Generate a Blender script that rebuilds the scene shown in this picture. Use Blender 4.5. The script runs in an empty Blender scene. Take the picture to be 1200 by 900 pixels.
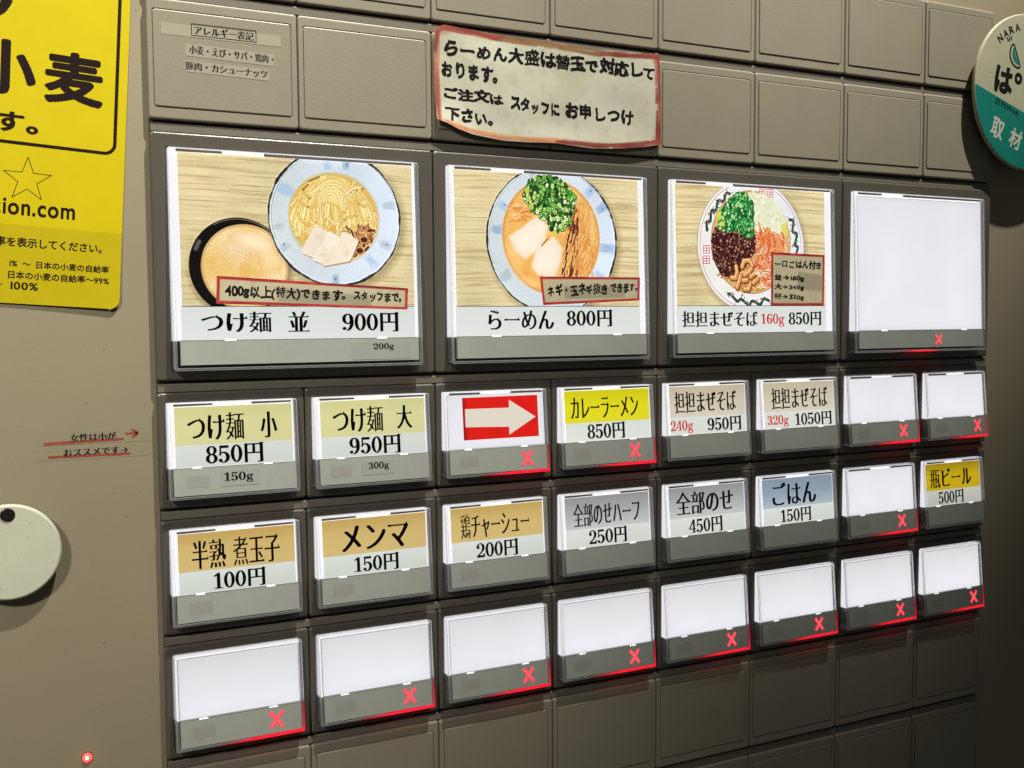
import bpy, math, random
import numpy as np
from mathutils import Matrix, Vector
random.seed(4); np.random.seed(4)
sc = bpy.context.scene
C = sc.collection
MM = .001
# ---------------------------------------------------------------- camera
cd = bpy.data.cameras.new('camera'); cam = bpy.data.objects.new('camera', cd); C.objects.link(cam)
cd.sensor_width = 36.0; cd.lens = 36.0*1188.13/1200
cam.matrix_world = Matrix(((0.90091083, 0.03340378, -0.43271683, -0.0395875),
                           (-0.43395911, 0.05495725, -0.8992548, -0.3568428),
                           (-0.00625758, 0.9979298, 0.06400746, -0.10614949),
                           (0, 0, 0, 1)))
cd.clip_start = .01; cd.clip_end = 100
sc.camera = cam
# ---------------------------------------------------------------- light: a dim room, a ceiling downlight over the machine, a weaker one behind on the left
w = bpy.data.worlds.new('World'); sc.world = w; w.use_nodes = True
bg = w.node_tree.nodes['Background']; bg.inputs[0].default_value = (.95, .97, .90, 1); bg.inputs[1].default_value = .050
def spot(name, loc, target, watts, size, blend, radius, color):
    l = bpy.data.lights.new(name, 'SPOT'); l.energy = watts; l.spot_size = math.radians(size); l.spot_blend = blend
    l.shadow_soft_size = radius; l.color = color
    o = bpy.data.objects.new(name, l); C.objects.link(o); o.location = loc
    o.rotation_euler = (Vector(target)-Vector(loc)).to_track_quat('-Z', 'Y').to_euler(); return o
LC = (1.0, .965, .88)
spot('ceiling_downlight', (.337, -.546, 1.304), (.14, 0, .416), 282, 30.5, 1.0, .018, LC)
spot('ceiling_downlight', (.671, -.518, 1.69), (.425, 0, .408), 522, 15.5, 1.0, .022, LC)
spot('ceiling_downlight', (-1.007, -1.176, .896), (-.331, 0, .096), 136, 32.0, 1.0, .09, LC)
vs = sc.view_settings; vs.view_transform = 'Standard'; vs.look = 'None'; vs.exposure = 0; vs.gamma = 1; vs.use_curve_mapping = False
sc.render.engine = 'CYCLES'
sc.cycles.max_bounces = 10; sc.cycles.transmission_bounces = 8; sc.cycles.transparent_max_bounces = 12
sc.cycles.caustics_reflective = False
# ---------------------------------------------------------------- materials
def lin(c): c = np.asarray(c, float)/255; return np.where(c <= .04045, c/12.92, ((c+.055)/1.055)**2.4)
def srgb(*c): return tuple(lin(c))+(1,)
def mat(name, color, rough=.5, metal=0., noise=0., nscale=200., bump=0., bscale=1500., coat=0., spec=.5, speck=0.):
    m = bpy.data.materials.new(name); m.use_nodes = True; nt = m.node_tree; N = nt.nodes; L = nt.links
    b = N['Principled BSDF']; b.inputs['Roughness'].default_value = rough; b.inputs['Metallic'].default_value = metal
    b.inputs['Specular IOR Level'].default_value = spec; b.inputs['Coat Weight'].default_value = coat
    b.inputs['Base Color'].default_value = tuple(color[:3])+(1,)
    tc = N.new('ShaderNodeTexCoord'); out = None
    if noise:
        n = N.new('ShaderNodeTexNoise'); n.inputs['Scale'].default_value = nscale; n.inputs['Detail'].default_value = 6; n.inputs['Roughness'].default_value = .62
        L.new(tc.outputs['Object'], n.inputs['Vector'])
        r = N.new('ShaderNodeMapRange'); r.inputs[1].default_value = .25; r.inputs[2].default_value = .75
        r.inputs[3].default_value = 1-noise; r.inputs[4].default_value = 1+noise; L.new(n.outputs['Fac'], r.inputs[0])
        v = N.new('ShaderNodeVectorMath'); v.operation = 'SCALE'; v.inputs[0].default_value = color[:3]; L.new(r.outputs[0], v.inputs['Scale'])
        out = v.outputs[0]
        if speck:
            s = N.new('ShaderNodeTexNoise'); s.inputs['Scale'].default_value = 620; s.inputs['Detail'].default_value = 2; L.new(tc.outputs['Object'], s.inputs['Vector'])
            q = N.new('ShaderNodeMapRange'); q.inputs[1].default_value = .70; q.inputs[2].default_value = .76; q.inputs[3].default_value = 0; q.inputs[4].default_value = speck; L.new(s.outputs['Fac'], q.inputs[0])
            mx = N.new('ShaderNodeMix'); mx.data_type = 'RGBA'; L.new(q.outputs[0], mx.inputs[0]); L.new(out, mx.inputs[6]); mx.inputs[7].default_value = (.05, .04, .03, 1); out = mx.outputs[2]
        L.new(out, b.inputs['Base Color'])
        rr = N.new('ShaderNodeMapRange'); rr.inputs[3].default_value = rough*.85; rr.inputs[4].default_value = min(1, rough*1.2); L.new(n.outputs['Fac'], rr.inputs[0]); L.new(rr.outputs[0], b.inputs['Roughness'])
    if bump:
        n2 = N.new('ShaderNodeTexNoise'); n2.inputs['Scale'].default_value = bscale; n2.inputs['Detail'].default_value = 3; L.new(tc.outputs['Object'], n2.inputs['Vector'])
        bu = N.new('ShaderNodeBump'); bu.inputs['Strength'].default_value = bump; bu.inputs['Distance'].default_value = .00015; L.new(n2.outputs['Fac'], bu.inputs['Height']); L.new(bu.outputs[0], b.inputs['Normal'])
    return m
def glow(name, color, strength, diffuse=.3, attr=None, noise=0., nscale=60):
    """a printed sheet or lamp lens lit from behind"""
    m = bpy.data.materials.new(name); m.use_nodes = True; nt = m.node_tree; N = nt.nodes; L = nt.links; b = N['Principled BSDF']
    c = tuple(color[:3])+(1,)
    b.inputs['Emission Color'].default_value = c; b.inputs['Emission Strength'].default_value = strength
    b.inputs['Base Color'].default_value = tuple(x*diffuse for x in c[:3])+(1,); b.inputs['Roughness'].default_value = .55
    src = None
    if attr:
        a = N.new('ShaderNodeAttribute'); a.attribute_name = attr; src = a.outputs['Color']
        L.new(src, b.inputs['Emission Color'])
        v = N.new('ShaderNodeVectorMath'); v.operation = 'SCALE'; v.inputs['Scale'].default_value = diffuse; L.new(src, v.inputs[0]); L.new(v.outputs[0], b.inputs['Base Color'])
    if noise:
        tc = N.new('ShaderNodeTexCoord'); n = N.new('ShaderNodeTexNoise'); n.inputs['Scale'].default_value = nscale; n.inputs['Detail'].default_value = 4; L.new(tc.outputs['Object'], n.inputs['Vector'])
        r = N.new('ShaderNodeMapRange'); r.inputs[1].default_value = .25; r.inputs[2].default_value = .75; r.inputs[3].default_value = strength*(1-noise); r.inputs[4].default_value = strength*(1+noise)
        L.new(n.outputs['Fac'], r.inputs[0]); L.new(r.outputs[0], b.inputs['Emission Strength'])
    return m
def print_mat(name, rough=.6, bump=0.):
    """ordinary printed or hand-marked sheet, colour from its own attribute"""
    m = mat(name, (.8, .8, .8), rough, bump=bump, bscale=500); nt = m.node_tree
    a = nt.nodes.new('ShaderNodeAttribute'); a.attribute_name = 'ink'
    nt.links.new(a.outputs['Color'], nt.nodes['Principled BSDF'].inputs['Base Color']); return m
def pane_mat(name, tint=(1, 1, 1), gloss=.06, rough=.08):
    m = bpy.data.materials.new(name); m.use_nodes = True; nt = m.node_tree; N = nt.nodes; L = nt.links; N.remove(N['Principled BSDF'])
    t = N.new('ShaderNodeBsdfTransparent'); t.inputs[0].default_value = tuple(tint)+(1,)
    g = N.new('ShaderNodeBsdfGlossy'); g.inputs['Roughness'].default_value = rough
    fr = N.new('ShaderNodeFresnel'); fr.inputs[0].default_value = 1.45
    mx = N.new('ShaderNodeMixShader'); L.new(fr.outputs[0], mx.inputs[0]); L.new(t.outputs[0], mx.inputs[1]); L.new(g.outputs[0], mx.inputs[2]); L.new(mx.outputs[0], N['Material Output'].inputs[0])
    return m
def edge_mat(name):
    m = bpy.data.materials.new(name); m.use_nodes = True; nt = m.node_tree; N = nt.nodes; L = nt.links; N.remove(N['Principled BSDF'])
    a = N.new('ShaderNodeBsdfTranslucent'); a.inputs[0].default_value = (.97, .97, .97, 1)
    d = N.new('ShaderNodeBsdfDiffuse'); d.inputs[0].default_value = (.80, .80, .80, 1); t = N.new('ShaderNodeBsdfTransparent')
    x = N.new('ShaderNodeMixShader'); x.inputs[0].default_value = .35; L.new(a.outputs[0], x.inputs[1]); L.new(d.outputs[0], x.inputs[2])
    y = N.new('ShaderNodeMixShader'); y.inputs[0].default_value = .30; L.new(x.outputs[0], y.inputs[1]); L.new(t.outputs[0], y.inputs[2]); L.new(y.outputs[0], N['Material Output'].inputs[0])
    return m
def glass_mat(name):
    m = bpy.data.materials.new(name); m.use_nodes = True; nt = m.node_tree; N = nt.nodes; L = nt.links; N.remove(N['Principled BSDF'])
    g = N.new('ShaderNodeBsdfGlass'); g.inputs['IOR'].default_value = 1.45; g.inputs['Roughness'].default_value = .12; g.inputs[0].default_value = (.97, .97, .97, 1)
    t = N.new('ShaderNodeBsdfTransparent'); d = N.new('ShaderNodeBsdfDiffuse'); d.inputs[0].default_value = (.7, .7, .7, 1)
    mx = N.new('ShaderNodeMixShader'); mx.inputs[0].default_value = .30; L.new(g.outputs[0], mx.inputs[1]); L.new(t.outputs[0], mx.inputs[2])
    m2 = N.new('ShaderNodeMixShader'); m2.inputs[0].default_value = .16; L.new(mx.outputs[0], m2.inputs[1]); L.new(d.outputs[0], m2.inputs[2]); L.new(m2.outputs[0], N['Material Output'].inputs[0])
    return m
PLATE = mat('painted_steel', (.300, .256, .166), .50, noise=.06, nscale=14, bump=.28, bscale=1900, speck=.45)
TILE = mat('beige_plastic', (.268, .242, .176), .42, noise=.05, nscale=25, bump=.35, bscale=1800, speck=.2)
HOUSE = mat('brown_grey_plastic', (.098, .088, .070), .30, noise=.06, nscale=40, bump=.3, bscale=1800)
RAILM = mat('rail_plastic', (.165, .146, .112), .5, noise=.08, nscale=40, bump=.3)
DARK = mat('slot_plastic', (.040, .035, .034), .4); REDDEEP = glow('red_lamp_core', (1.0, .16, .20), 1.1, .2); SLOT = mat('cap_slot_plastic', (.10, .082, .086), .4)
STRIPM = mat('grey_lens_plastic', (.385, .405, .355), .38, noise=.06, nscale=60, bump=.15)
PATCHM = mat('lens_lamp_patch', (.345, .345, .305), .4)
FAINT = mat('unlit_lens_mark', (.215, .205, .190), .4)
INK = mat('black_ink', (.006, .005, .005), .7, spec=.12)
REDINK = glow('red_ink', lin((225, 70, 65)), .75, .25)
WHITE = glow('backlight_diffuser', (.93, .93, .97), 1.0, .3, noise=.05, nscale=35)
BLANK = glow('blank_backlit_card', lin((231, 231, 236)), 1.0, .25, noise=.05, nscale=30)
CARD = glow('printed_backlit_card', (1, 1, 1), 1.06, .24, attr='ink')
TAB = glow('backlit_clip', (.97, .97, 1), .98, .4)
REDX = glow('red_lamp_mark', (1.0, .045, .065), 1.25, .2)
REDG = glow('red_lamp_glow', (1, .02, .04), 1.1, .15, attr='ink')
LEDM = glow('led_lens', (1.0, .05, .04), 4.0, .3)
LEDW = glow('led_core', (1.0, .75, .70), 4.0, .3)
GLASS = glass_mat('clear_acrylic_rim'); PANE = pane_mat('clear_acrylic_front')
EDGE = edge_mat('acrylic_edge_glint'); LINE = mat('seam_line', (.16, .14, .145), .5)  # EDGE: whitish chamfer stands in for edge glints and piped light
PRINT = print_mat('printed_sheet', .5, .1); PAPER = print_mat('hand_marked_paper', .75, .3)
MAGW = mat('cream_enamel', (.60, .61, .46), .55, noise=.06, nscale=40, bump=.2, speck=.25)
BLACKP = mat('black_plastic', (.012, .012, .012), .3)
TAPE = mat('label_tape', (.345, .318, .240), .4, noise=.05, nscale=60)
# ---------------------------------------------------------------- mesh helpers.  local axes: x right, z up, depth d towards the viewer = -y, all mm
class MB:
    def __init__(s): s.v = []; s.f = []; s.m = []; s.c = []
    def add(s, vs, fs, mi=0, col=None):
        k = len(s.v); s.v += [tuple(p) for p in vs]; s.f += [tuple(i+k for i in f) for f in fs]; s.m += [mi]*len(fs)
        s.c += [col or (1, 1, 1)]*len(vs)
    def box(s, x0, x1, z0, z1, d0, d1, mi=0):
        p = [(x, z, d) for d in (d0, d1) for x, z in ((x0, z0), (x1, z0), (x1, z1), (x0, z1))]
        s.add(p, [(3, 2, 1, 0), (4, 5, 6, 7), (0, 1, 5, 4), (1, 2, 6, 5), (2, 3, 7, 6), (3, 0, 4, 7)], mi)
    def rings(s, loops, mi=0, cap=True, closed=False, D=None, capm=None):
        """loops: (x0,z0,x1,z1,r,d); consecutive rounded rectangles bridged"""
        n = None; k0 = len(s.v); rs = []
        for x0, z0, x1, z1, r, d in loops:
            L = rrect(x0, z0, x1, z1, r); n = len(L)
            rs.append([(x, z, (D(z) if D and d > -1.5 else 0)+d) for x, z in L])
        s.add([p for r in rs for p in r], [], mi)
        K = len(rs)
        for a in range(K if closed else K-1):
            b = (a+1) % K
            for i in range(n):
                j = (i+1) % n
                s.f.append((k0+a*n+i, k0+a*n+j, k0+b*n+j, k0+b*n+i)); s.m.append(mi[a] if isinstance(mi, list) else mi)
        if cap: s.f.append(tuple(k0+(K-1)*n+i for i in range(n))); s.m.append(mi if capm is None else capm)
    def build(s, name, mats, loc=(0, 0, 0), parent=None, col=False, smooth=False):
        me = bpy.data.meshes.new(name); me.from_pydata([(x*MM, -d*MM, z*MM) for x, z, d in s.v], [], s.f)
        for m in (mats if isinstance(mats, (list, tuple)) else [mats]): me.materials.append(m)
        me.polygons.foreach_set('material_index', s.m)
        if col: setcol(me, np.array(s.c, float))
        if smooth: me.polygons.foreach_set('use_smooth', [True]*len(s.f))
        me.update(); return link(name, me, loc, parent)
def setcol(me, c):
    a = me.color_attributes.new('ink', 'FLOAT_COLOR', 'POINT')
    a.data.foreach_set('color', np.concatenate([c, np.ones((len(c), 1))], 1).astype('f').ravel())
def rrect(x0, z0, x1, z1, r, seg=3):
    if x1 < x0: x0, x1 = x1, x0
    if z1 < z0: z0, z1 = z1, z0
    out = []
    for cx, cz, a in ((x1-r, z1-r, 0), (x0+r, z1-r, 90), (x0+r, z0+r, 180), (x1-r, z0+r, 270)):
        for k in range(seg+1):
            t = math.radians(a+90*k/seg); out.append((cx+r*math.cos(t), cz+r*math.sin(t)))
    return out
WLOC = {}
def link(name, me, loc=(0, 0, 0), parent=None):
    """loc is in mm on the machine face (x, z, d)"""
    o = bpy.data.objects.new(name, me); C.objects.link(o)
    W = Vector((loc[0]*MM, -loc[2]*MM, loc[1]*MM)); WLOC[o.name] = W
    o.location = W-(WLOC[parent.name] if parent else Vector()); o.parent = parent
    return o
def tag(o, label, cat=None, group=None):
    o['label'] = label
    if cat: o['category'] = cat
    if group: o['group'] = group
    return o
flat = lambda x, z: 0.
def ink(mb, s, style, x0, z0, x1, z1, D=flat, h=.06, mi=0, gap=0, jit=0, seed=1, slope=0., proj=None):
    """letter string s into the rectangle, top-left (x0,z0) bottom-right (x1,z1); slope = drop in mm over the width"""
    q = text_quads(s, style, gap, jit, seed)
    a0, b0, a1, b1 = q[:, 0].min(), q[:, 1].min(), q[:, 2].max(), q[:, 3].max()
    sx = (x1-x0)/(a1-a0); sz = (z0-z1)/(b1-b0)
    for a, b, c, d in q:
        X0 = x0+(a-a0)*sx; X1 = x0+(c-a0)*sx; Z0 = z1+(b-b0)*sz; Z1 = z1+(d-b0)*sz
        P = [(X0, Z0), (X1, Z0), (X1, Z1), (X0, Z1)]
        P = [(x, z-slope*(x-x0)/(x1-x0)) for x, z in P]
        if proj: P = [proj(x, z) for x, z in P]
        mb.add([(x, z, D(x, z)+h) for x, z in P], [(0, 1, 2, 3)], mi)
# ---------------------------------------------------------------- lettering: glyph outlines -> small bitmaps -> flat quads of ink
EM = 88
_gc = {}
def _outline(ch):
    cu = bpy.data.curves.new('t', 'FONT'); cu.body = ch; cu.resolution_u = 4; cu.fill_mode = 'NONE'
    o = bpy.data.objects.new('t', cu); me = bpy.data.meshes.new_from_object(o)
    n = len(me.vertices); co = np.zeros(n*3, 'f'); me.vertices.foreach_get('co', co)
    ed = np.zeros(len(me.edges)*2, 'i'); me.edges.foreach_get('vertices', ed)
    bpy.data.objects.remove(o); bpy.data.curves.remove(cu); bpy.data.meshes.remove(me)
    return co.reshape(-1, 3)[:, :2], ed.reshape(-1, 2)
def _raster(co, ed, em=EM):
    """nonzero winding raster of one glyph, 1.5 em square, baseline at .35 em"""
    N = int(em*1.5); img = np.zeros((N, N), bool)
    if len(ed) == 0: return img
    P = co[ed]*em + np.array([.2*em, .35*em])
    for r in range(N):
        y = r+.5
        y0, y1 = P[:, 0, 1], P[:, 1, 1]
        hit = ((y0 <= y) & (y1 > y)) | ((y1 <= y) & (y0 > y))
        if not hit.any(): continue
        a, b = P[hit, 0], P[hit, 1]
        xs = a[:, 0]+(y-a[:, 1])/(b[:, 1]-a[:, 1])*(b[:, 0]-a[:, 0])
        s = np.where(b[:, 1] > a[:, 1], 1, -1)
        k = np.argsort(xs); xs = xs[k]; w = np.cumsum(s[k])
        for i in range(len(xs)-1):
            if w[i] != 0: img[r, max(0, int(round(xs[i]))):int(round(xs[i+1]))] = True
    return img
def _sh(a, dy, dx):
    b = np.zeros_like(a); h, w = a.shape
    b[max(dy, 0):h+min(dy, 0), max(dx, 0):w+min(dx, 0)] = a[max(-dy, 0):h-max(dy, 0), max(-dx, 0):w-max(dx, 0)]
    return b
def dil(a, ry, rx):
    out = a.copy()
    for i in range(-ry, ry+1):
        for j in range(-rx, rx+1):
            if (i/(ry+.5))**2+(j/(rx+.5))**2 <= 1: out |= _sh(a, i, j)
    return out
def glyph(ch, style):
    """bitmap (row 0 = bottom) and advance in em"""
    key = (ch, style)
    if key in _gc: return _gc[key]
    if ch in ' \u3000': r = (np.zeros((4, 4), bool), .5 if ch == ' ' else 1.)
    elif style == 'mincho' and ch in '0123456789g円': r = serif(ch)
    else:
        co, ed = _outline(ch); im = _raster(co, ed)
        adv = 1. if ord(ch) > 0x2000 else (co[:, 0].max()+.09 if len(co) else .5)
        if style == 'mincho':
            e = max(1, int(EM*.0115))
            thin = im.copy()
            for k in range(1, e+1): thin &= _sh(im, k, 0) & _sh(im, -k, 0)
            # long thin horizontals get the triangular stroke end
            run = int(EM*.22); hz = thin.copy()
            for k in range(1, run): hz &= _sh(thin, 0, k)
            tall = thin.copy()
            for k in range(1, int(EM*.09)): tall &= _sh(thin, k, 0)
            for k in range(1, int(EM*.09)): tall |= _sh(tall, -1, 0) if k == 1 else tall
            dense = im.sum()/EM/EM; out = dil(thin, 0, int(EM*(.054 if dense < .215 else .044 if dense < .33 else .030)))
            end = hz & ~_sh(thin, 0, -1)
            ys, xs = np.nonzero(end); T = int(EM*(.085 if dense < .215 else .06 if dense < .31 else .03))
            last = None
            for y, x in sorted(zip(ys, xs), key=lambda q: (-q[0], q[1])):
                if last is not None and abs(last[0]-y) < EM*.07 and abs(last[1]-x) < EM*.1: continue
                last = (y, x)
                if thin[min(y+T//2, thin.shape[0]-1), x] : continue
                for k in range(T):
                    a = x-int(T*.9)+int(k*.75); b = x+int(T*.25)-int(k*.1)
                    if y+k < out.shape[0]: out[y+k, max(a, 0):max(b, a+1)] = True
            im = out
        elif style == 'bold': im = dil(im, int(EM*.03), int(EM*.03))
        elif style == 'heavy': im = dil(im, int(EM*.055), int(EM*.055))
        elif style == 'round': im = dil(im, int(EM*.042), int(EM*.042))
        elif style.startswith('hand'):
            hb = .034 if style != 'handb' or im.sum()/EM/EM > .30 else .050; im = dil(im, int(EM*hb), int(EM*hb))
            rs = np.random.RandomState(ord(ch) % 9999+len(_gc)); N = im.shape[0]
            yy, xx = np.mgrid[0:N, 0:N].astype(float); p = rs.rand(8)*6.28; A = EM*.022
            sx = xx+A*np.sin(yy/EM*7+p[0])+A*.7*np.sin(xx/EM*9+p[1])+(yy-N/2)*(rs.rand()-.5)*.14
            sy = yy+A*np.sin(xx/EM*7+p[2])+A*.7*np.sin(yy/EM*10+p[3])+(xx-N/2)*(rs.rand()-.62)*.14
            im = im[np.clip(sy, 0, N-1).astype(int), np.clip(sx, 0, N-1).astype(int)]
        r = (im, adv)
    _gc[key] = r; return r
def serif(ch):
    em = EM; N = int(em*1.5); yy, xx = np.mgrid[0:N, 0:N]
    X = (xx+.5)/em-.2; Y = (yy+.5)/em-.35
    H = .76; im = np.zeros((N, N), bool); x = X; y = Y
    el = lambda cx, cy, rx, ry: ((x-cx)/rx)**2+((y-cy)/ry)**2 <= 1
    bx = lambda a, b, c, d: (x >= a) & (x <= c) & (y >= b) & (y <= d)
    def stroke(pts, w):
        P = np.array(pts, float); t = np.linspace(0, len(P)-1, 60)
        # catmull-rom
        Q = []
        for v in t:
            i = min(int(v), len(P)-2); f = v-i
            p0, p1, p2, p3 = P[max(i-1, 0)], P[i], P[i+1], P[min(i+2, len(P)-1)]
            Q.append(.5*((2*p1)+(-p0+p2)*f+(2*p0-5*p1+4*p2-p3)*f*f+(-p0+3*p1-3*p2+p3)*f**3))
        Q = np.array(Q); out = np.zeros((N, N), bool)
        for i, (qx, qy) in enumerate(Q):
            out |= ((x-qx)/w)**2+((y-qy)/.02)**2 <= 1
        for i in range(len(Q)-1):
            m = (Q[i]+Q[i+1])/2; out |= ((x-m[0])/w)**2+((y-m[1])/.02)**2 <= 1
        return out
    adv = .56
    if ch == '0': im = el(.27, H/2, .245, H/2+.01) & ~el(.27, H/2, .125, H/2-.03)
    elif ch == '1':
        im = bx(.22, 0, .34, H) | bx(.1, 0, .46, .035) | ((y > H-.16) & (y < H) & (x > .08+(H-y)*.0) & (x < .26) & (y > H-.16+(x-.08)*.45) & (y < H-.10+(x-.08)*.5)); adv = .54
    elif ch == '8':
        im = (el(.27, .20, .245, .21) & ~el(.27, .2, .125, .17)) | (el(.27, .57, .215, .195) & ~el(.27, .57, .105, .16))
    elif ch == '9' or ch == '6':
        if ch == '6': x = .54-X; y = H-Y
        im = (el(.26, .53, .235, .235) & ~el(.26, .53, .115, .2))
        im |= (el(.22, .38, .29, .39) & ~el(.19, .38, .19, .355) & (x > .22) & (y < .6)) | el(.1, .09, .07, .065)
        x = X; y = Y
    elif ch == '5':
        im = (el(.25, .235, .25, .245) & ~el(.22, .235, .145, .21) & ((x > .16) | (y < .2))) & ~((x < .12) & (y > .12)) | el(.1, .1, .07, .065)
        im |= bx(.08, .33, .115, H) | (bx(.08, H-.1, .46, H) & (y > H-.1+(.46-x)*.0))
        im |= (el(.24, .3, .2, .17) & ~el(.24, .3, .17, .13) & (y > .33))
    elif ch == '2':
        im = (el(.26, .53, .235, .24) & ~el(.24, .53, .125, .21)) & ((y > .5) | (x > .3)) & (y > .35)
        im |= stroke([(.43, .44), (.3, .27), (.12, .12), (.06, .04)], .035) | bx(.04, 0, .48, .10) & ~bx(.0, .06, .16, .2) | bx(.45, 0, .49, .2) | el(.11, .55, .075, .07)
    elif ch == '3':
        im = ((el(.24, .56, .215, .205) & ~el(.21, .56, .115, .17)) & ((x > .2) | (y > .6))) | ((el(.24, .2, .25, .21) & ~el(.21, .2, .13, .175)) & ((x > .2) | (y < .12)))
        im |= el(.1, .6, .07, .065) | el(.09, .12, .075, .07) | bx(.18, .365, .3, .4)
    elif ch == '4':
        im = bx(.32, 0, .43, H) | bx(.02, .19, .52, .235) | bx(.22, 0, .5, .03)
        im |= (np.abs((x-.03)*(H-.21)/(.33)-(y-.21)) < .05) & (y > .19) & (y < H) & (x < .36)
    elif ch == 'g':
        im = (el(.24, .33, .18, .18) & ~el(.24, .33, .085, .15)) | (el(.26, -.1, .24, .13) & ~el(.26, -.1, .16, .095)) | bx(.12, .02, .42, .09) | el(.13, .12, .06, .08) | el(.46, .47, .06, .045) | bx(.36, .44, .48, .47); adv = .56
    elif ch == '円':
        im = bx(.09, -.06, .2, .8) | bx(.80, -.06, .91, .8) | bx(.09, .745, .88, .79) | bx(.455, .36, .555, .78) | bx(.15, .345, .85, .39)
        im |= (x > .76) & (x < .97) & (y > .79) & (y < .84-np.abs(x-.86)*.5)
        im |= bx(.68, -.07, .86, -.03); adv = 1.
    return dil(im, 1, 2), adv
def text_quads(s, style, gap=0.0, jit=0, seed=1):
    """returns list of (x0,y0,x1,y1) quads in em units"""
    rs = np.random.RandomState(seed); cx = 0.; out = []
    for ch in s:
        im, adv = glyph(ch, style)
        dy = (rs.rand()-.5)*jit; sc = 1+(rs.rand()-.5)*jit*1.5
        open_ = {}
        for r in range(im.shape[0]):
            row = im[r]; d = np.diff(np.concatenate([[0], row.astype(int), [0]])); a = np.nonzero(d == 1)[0]; b = np.nonzero(d == -1)[0]
            new = {}
            for p, q in zip(a, b):
                hit = open_.pop((p, q), None)
                new[(p, q)] = hit if hit is not None else r
            for (p, q), r0 in open_.items(): out.append(((p/EM-.2)*sc+cx, (r0/EM-.35)*sc+dy, (q/EM-.2)*sc+cx, (r/EM-.35)*sc+dy))
            open_ = new
        cx += adv*(1+gap)
    return np.array(out)
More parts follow.
